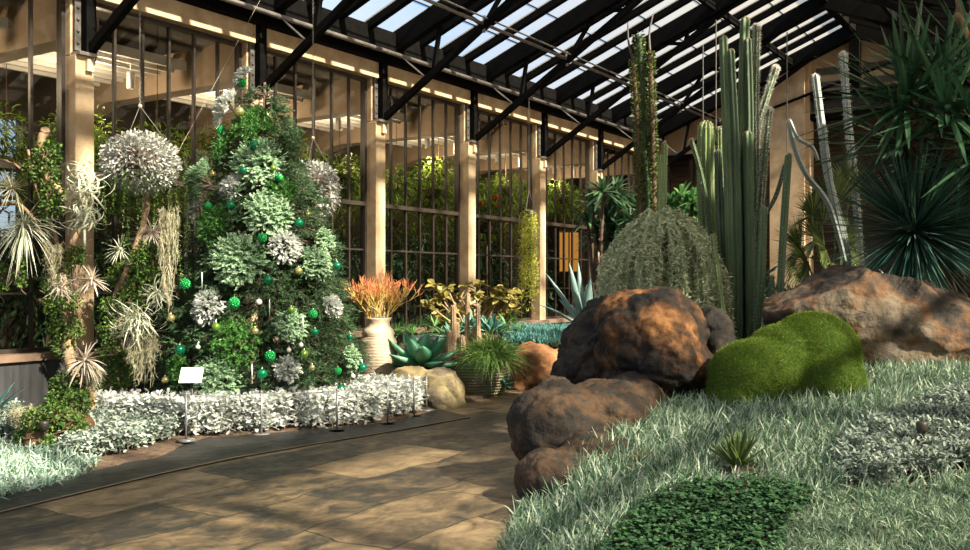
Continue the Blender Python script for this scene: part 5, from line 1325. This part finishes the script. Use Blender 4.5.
ivy('creeping_ivy', 'vine mass around the peach-coloured driftwood column', [(A(142, 262, 10.9), .17), (A(140, 285, 10.9), .18), (A(130, 300, 10.9), .16), (A(152, 275, 10.9), .15), (A(150, 250, 10.9), .14), (A(118, 275, 11), .14)], 1600)
ivy('creeping_ivy', 'yellow-green vine hanging low left of the drooping air plant', [(A(112, 330, 10.9), .16), (A(112, 355, 10.9), .17), (A(120, 375, 10.9), .16), (A(108, 385, 10.9), .13), (A(128, 360, 10.9), .15), (A(110, 308, 10.9), .13)], 1500)
ivy('creeping_ivy', 'trailing green strand below the large spiky air plant', [(A(20, 275, 10.1), .07), (A(20, 262, 10.1), .06), (A(2, 285, 10.1), .07), (A(3, 270, 10.1), .06), (A(21, 283, 10.1), .05)], 260)
def moss_hang(x0, x1, y0, y1, Y, n, lb):
    t = thing('spanish_moss', A((x0 + x1) / 2, y0, Y), lb, 'hanging moss'); m = MB()
    for q in range(n):
        x = rng.uniform(x0, x1); u = abs((x - (x0 + x1) / 2) / ((x1 - x0) / 2)); a = A(x, y0 + rng.uniform(0, 12), Y + rng.normal(0, .06)); b = A(x + rng.normal(0, 2), y0 + (y1 - y0) * rng.uniform(.4, 1) * (1 - .5 * u), Y + rng.normal(0, .06))
        k_ = 9; P = a + (b - a) * np.linspace(0, 1, k_)[:, None] + jit(k_, .012)
        m.blades(P[:-1], np.diff(P, axis=0), np.linalg.norm(np.diff(P, axis=0), axis=1) * 1.25, .006, 0, 2, [1, 1, .4], roll=1.5)
        nn = 26; i = rng.integers(0, k_, nn); m.blades(P[i], jit(nn, 1) + [0, 0, -.7], rng.uniform(.03, .07, nn), .004, .2, 2, roll=1.5)
    m.build('strands', M['spanish'], t)
moss_hang(160, 178, 205, 325, 10.75, 60, 'long beard of Spanish moss between the left basket and the tree')
moss_hang(128, 160, 330, 395, 10.55, 70, 'beard of Spanish moss under the drooping air plant')
moss_hang(44, 62, 240, 290, 10.2, 30, 'small beard of Spanish moss right of the large spiky air plant')
moss_hang(82, 98, 360, 412, 10.35, 40, 'Spanish moss hanging over the pillar foot below the star-shaped air plant')
# rusty bark piece at the pillar foot
t = MB(); P = wood([(86, 420), (90, 400), (86, 385)], 0, 10.4); t.tube(P, np.linspace(.06, .045, 18) * (1 + rng.normal(0, .06, 18)), 9)
tag(t.build('bark_stump', solid('orange_bark', (.2, .10, .035), (.36, .2, .07), scale=14, rough=.9, bump=.6), smooth=True), 'short orange bark stump at the pillar foot behind the grey ground cover', 'stump')
# vine-covered stump at the bed edge
c = gp(48, 452)
rock('mossy_stump', [((c[0] - .03, c[1] + .15, .13), (.26, .24, .26), 0), ((c[0] + .1, c[1] + .2, .18), (.2, .2, .22), 0), ((c[0] + .12, c[1] + .3, .14), (.2, .2, .22), 0)], solid('stump_wood', (.07, .035, .016), (.17, .085, .035), scale=8, rough=.9, bump=.6), 'low brown stump wrapped in vines at the left end of the bed', 'stump', seed=12, amp=.05)
ivy('creeping_ivy', 'yellowish vine draped over the low brown stump in the left bed', [(np.array([c[0] - .12, c[1] + .02, .33]), .13), (np.array([c[0] + .08, c[1], .36]), .13), (np.array([c[0] + .2, c[1] + .05, .28]), .13), (np.array([c[0] - .24, c[1] + .05, .16]), .1), (np.array([c[0] + .16, c[1] + .25, .46]), .14), (np.array([c[0] + .06, c[1] - .1, .12]), .1)], 1500, .03)
moss_hang(58, 80, 412, 450, c[1] + .2, 70, 'grey Spanish moss hanging over the right side of the vine-covered stump')
moss_hang(12, 34, 405, 440, c[1] + .25, 60, 'grey Spanish moss on the left side of the vine-covered stump')
p = gp(44, 454)
t = thing('garden_lamp', p, 'small black spike lamp in front of the vine-covered stump at the left', 'lamp')
m = MB(); m.tube([p, p + UP * .26 + np.array([.01, 0, 0])], .010, 8); m.build('spike', M['darkmetal'], t)
m = MB(); m.lathe(p + UP * .25, [(.001, -.04), (.03, -.035), (.045, .03), (.04, .05), (.001, .055)], 14); m.build('lamp_head', M['darkmetal'], t, True)
# left blue-green grass
lg = pp_([(-60, 520), (0, 499), (50, 488), (92, 474), (100, 464), (70, 458), (30, 452), (0, 446), (-60, 440)])
P = scatter(lg, 1500); n = len(P)
gd = nrm(np.column_stack([rng.normal(.05, .5, n), rng.normal(-.1, .5, n), np.ones(n)]))
tag(MB().blades(P, gd, rng.uniform(.12, .26, n), rng.uniform(.009, .016, n), rng.uniform(.2, .7, n), 3, [.7, 1, .8, .1], roll=1.5).build('grass', M['bluegrass']), 'pale blue-green grass at the left corner of the path', 'grass', kind='stuff')
lg2 = pp_([(-60, 446), (0, 450), (18, 446), (20, 425), (-60, 425)])
silver_mass(lg2, 220, .05, .28, M['silverdull'], 20, .06, .03, 'grey_groundcover', 'grey shrubby leaves against the dark low wall at the far left')
c = at(-12, 380, 9.4); t = thing('agave', np.array([c[0], c[1], .02]), 'blue-green spiky plant cut by the left picture edge', 'agave')
m = MB(); rosette(m, np.array([c[0], c[1], .25]), 60, .5, .03, 0, 1, .15, LANCE); m.build('leaves', M['senecio'], t)

# ================================================================== PLANTS BEHIND THE WINDOWS
def cor_plant(name, s, n_, z, r, cnt, lb, mat, L, wd, hang=False, sq=(1, 1, 1)):
    p = W(s, n_, z); t = thing(name, p, lb, 'hanging plant' if hang else 'shrub', 'plants in the corridor behind the windows')
    foliage_ball(p, r, cnt, L, wd, sq, OVAL, -1, .5, .5, .2, .15).build('leaves', M[mat], t)
    m = MB()
    if hang:
        m.lathe(p, [(.001, -.12), (.14, -.1), (.2, .06), (.18, .06), (.001, .02)], 16); m.tube([p, np.array([p[0], p[1], 5.5])], .006, 5); m.build('pot', M['twig'], t)
    else:
        for q in range(5): m.tube([np.array([p[0] + rng.normal(0, .05), p[1] + rng.normal(0, .05), .02]), p + jit(1, r * .3)[0]], .03, 6)
        m.build('stems', M['twig'], t)
WHERE = ('at front left of the', 'at front middle of the', 'at front right of the', 'at back left of the', 'at back right of the', 'low left in the', 'low middle of the', 'low right in the')
for k in range(1, len(COLS) - 1):
    for q, (ds, n_, z, r, hang) in enumerate(((.55, -1.3, 3.55, .55, True), (1.45, -1.9, 3.75, .6, True), (2.25, -1.4, 3.5, .55, True), (1.0, -3.4, 3.3, .7, True), (2.0, -3.4, 3.0, .75, True), (.4, -3.3, 1.9, .8, False), (1.3, -2.9, 1.3, 1.0, False), (2.3, -3.2, 2.1, .85, False))):
        cor_plant('hanging_fern' if hang else 'corridor_shrub', COLS[k] + ds + rng.uniform(-.15, .15), n_, z + rng.uniform(-.25, .2), r, 650, '%s behind the glass %s bay %s' % ('green fern' if hang else 'dark shrub', WHERE[q], BAYS[k]), 'fern' if hang else 'darkleaf', .14 if hang else .17, .03 if hang else .05, hang, (1, 1, .8) if hang else (1, 1, 1.1))
# red flowers behind the window, on a stand
p = W(COLS[5] + 1.8, -.8, 3.1)
t = thing('red_flowers', W(COLS[5] + 1.8, -.8, 2.8), 'red flowers behind the window above the felt-leaved shrub', 'flowers')
m = MB()
for q in range(9): rosette(m, p + jit(1, .16)[0], 12, .09, .05, -.1, 1, .2)
m.build('petals', leaf('red_petal', (.5, .01, .01), (.75, .04, .03), trans=.2), t)
m = MB(); foliage_ball(p - UP * .15, .28, 160, .1, .05, mb=m); m.build('leaves', M['darkleaf'], t)
m = MB(); m.tube([p - UP * .2, W(COLS[5] + 1.8, -.8, .03)], .05, 10); m.lathe(p - UP * .3, [(.001, -.15), (.14, -.15), (.2, .1), (.001, .08)], 16); m.build('stand', M['twig'], t, True)
# orange panel far behind the window, its lit look added as emission
p = at(569, 252, 24.5)
t = thing('lit_panel', p, 'orange panel with added glow behind the window near the century plant', 'lamp')
mm_, nt_, out_ = node_mat('panel_glow'); e_ = nd(nt_, 'ShaderNodeEmission', Strength=.55); e_.inputs[0].default_value = (1, .42, .08, 1); nt_.links.new(e_.outputs[0], out_.inputs[0])
for dx in (-.13, .13): MB().box(p + [dx - .11, -.04, -.5], p + [dx + .11, .04, .5]).build('shade', mm_, t)  # the two panel halves, glowing in place of light falling on them
m = MB(); m.box(p + [-.26, .05, -.55], p + [.26, .1, .55]); m.tube([p + [0, .08, -.55], np.array([p[0], p[1] + .08, 0])], .03, 8); m.build('frame', M['mullion'], t)
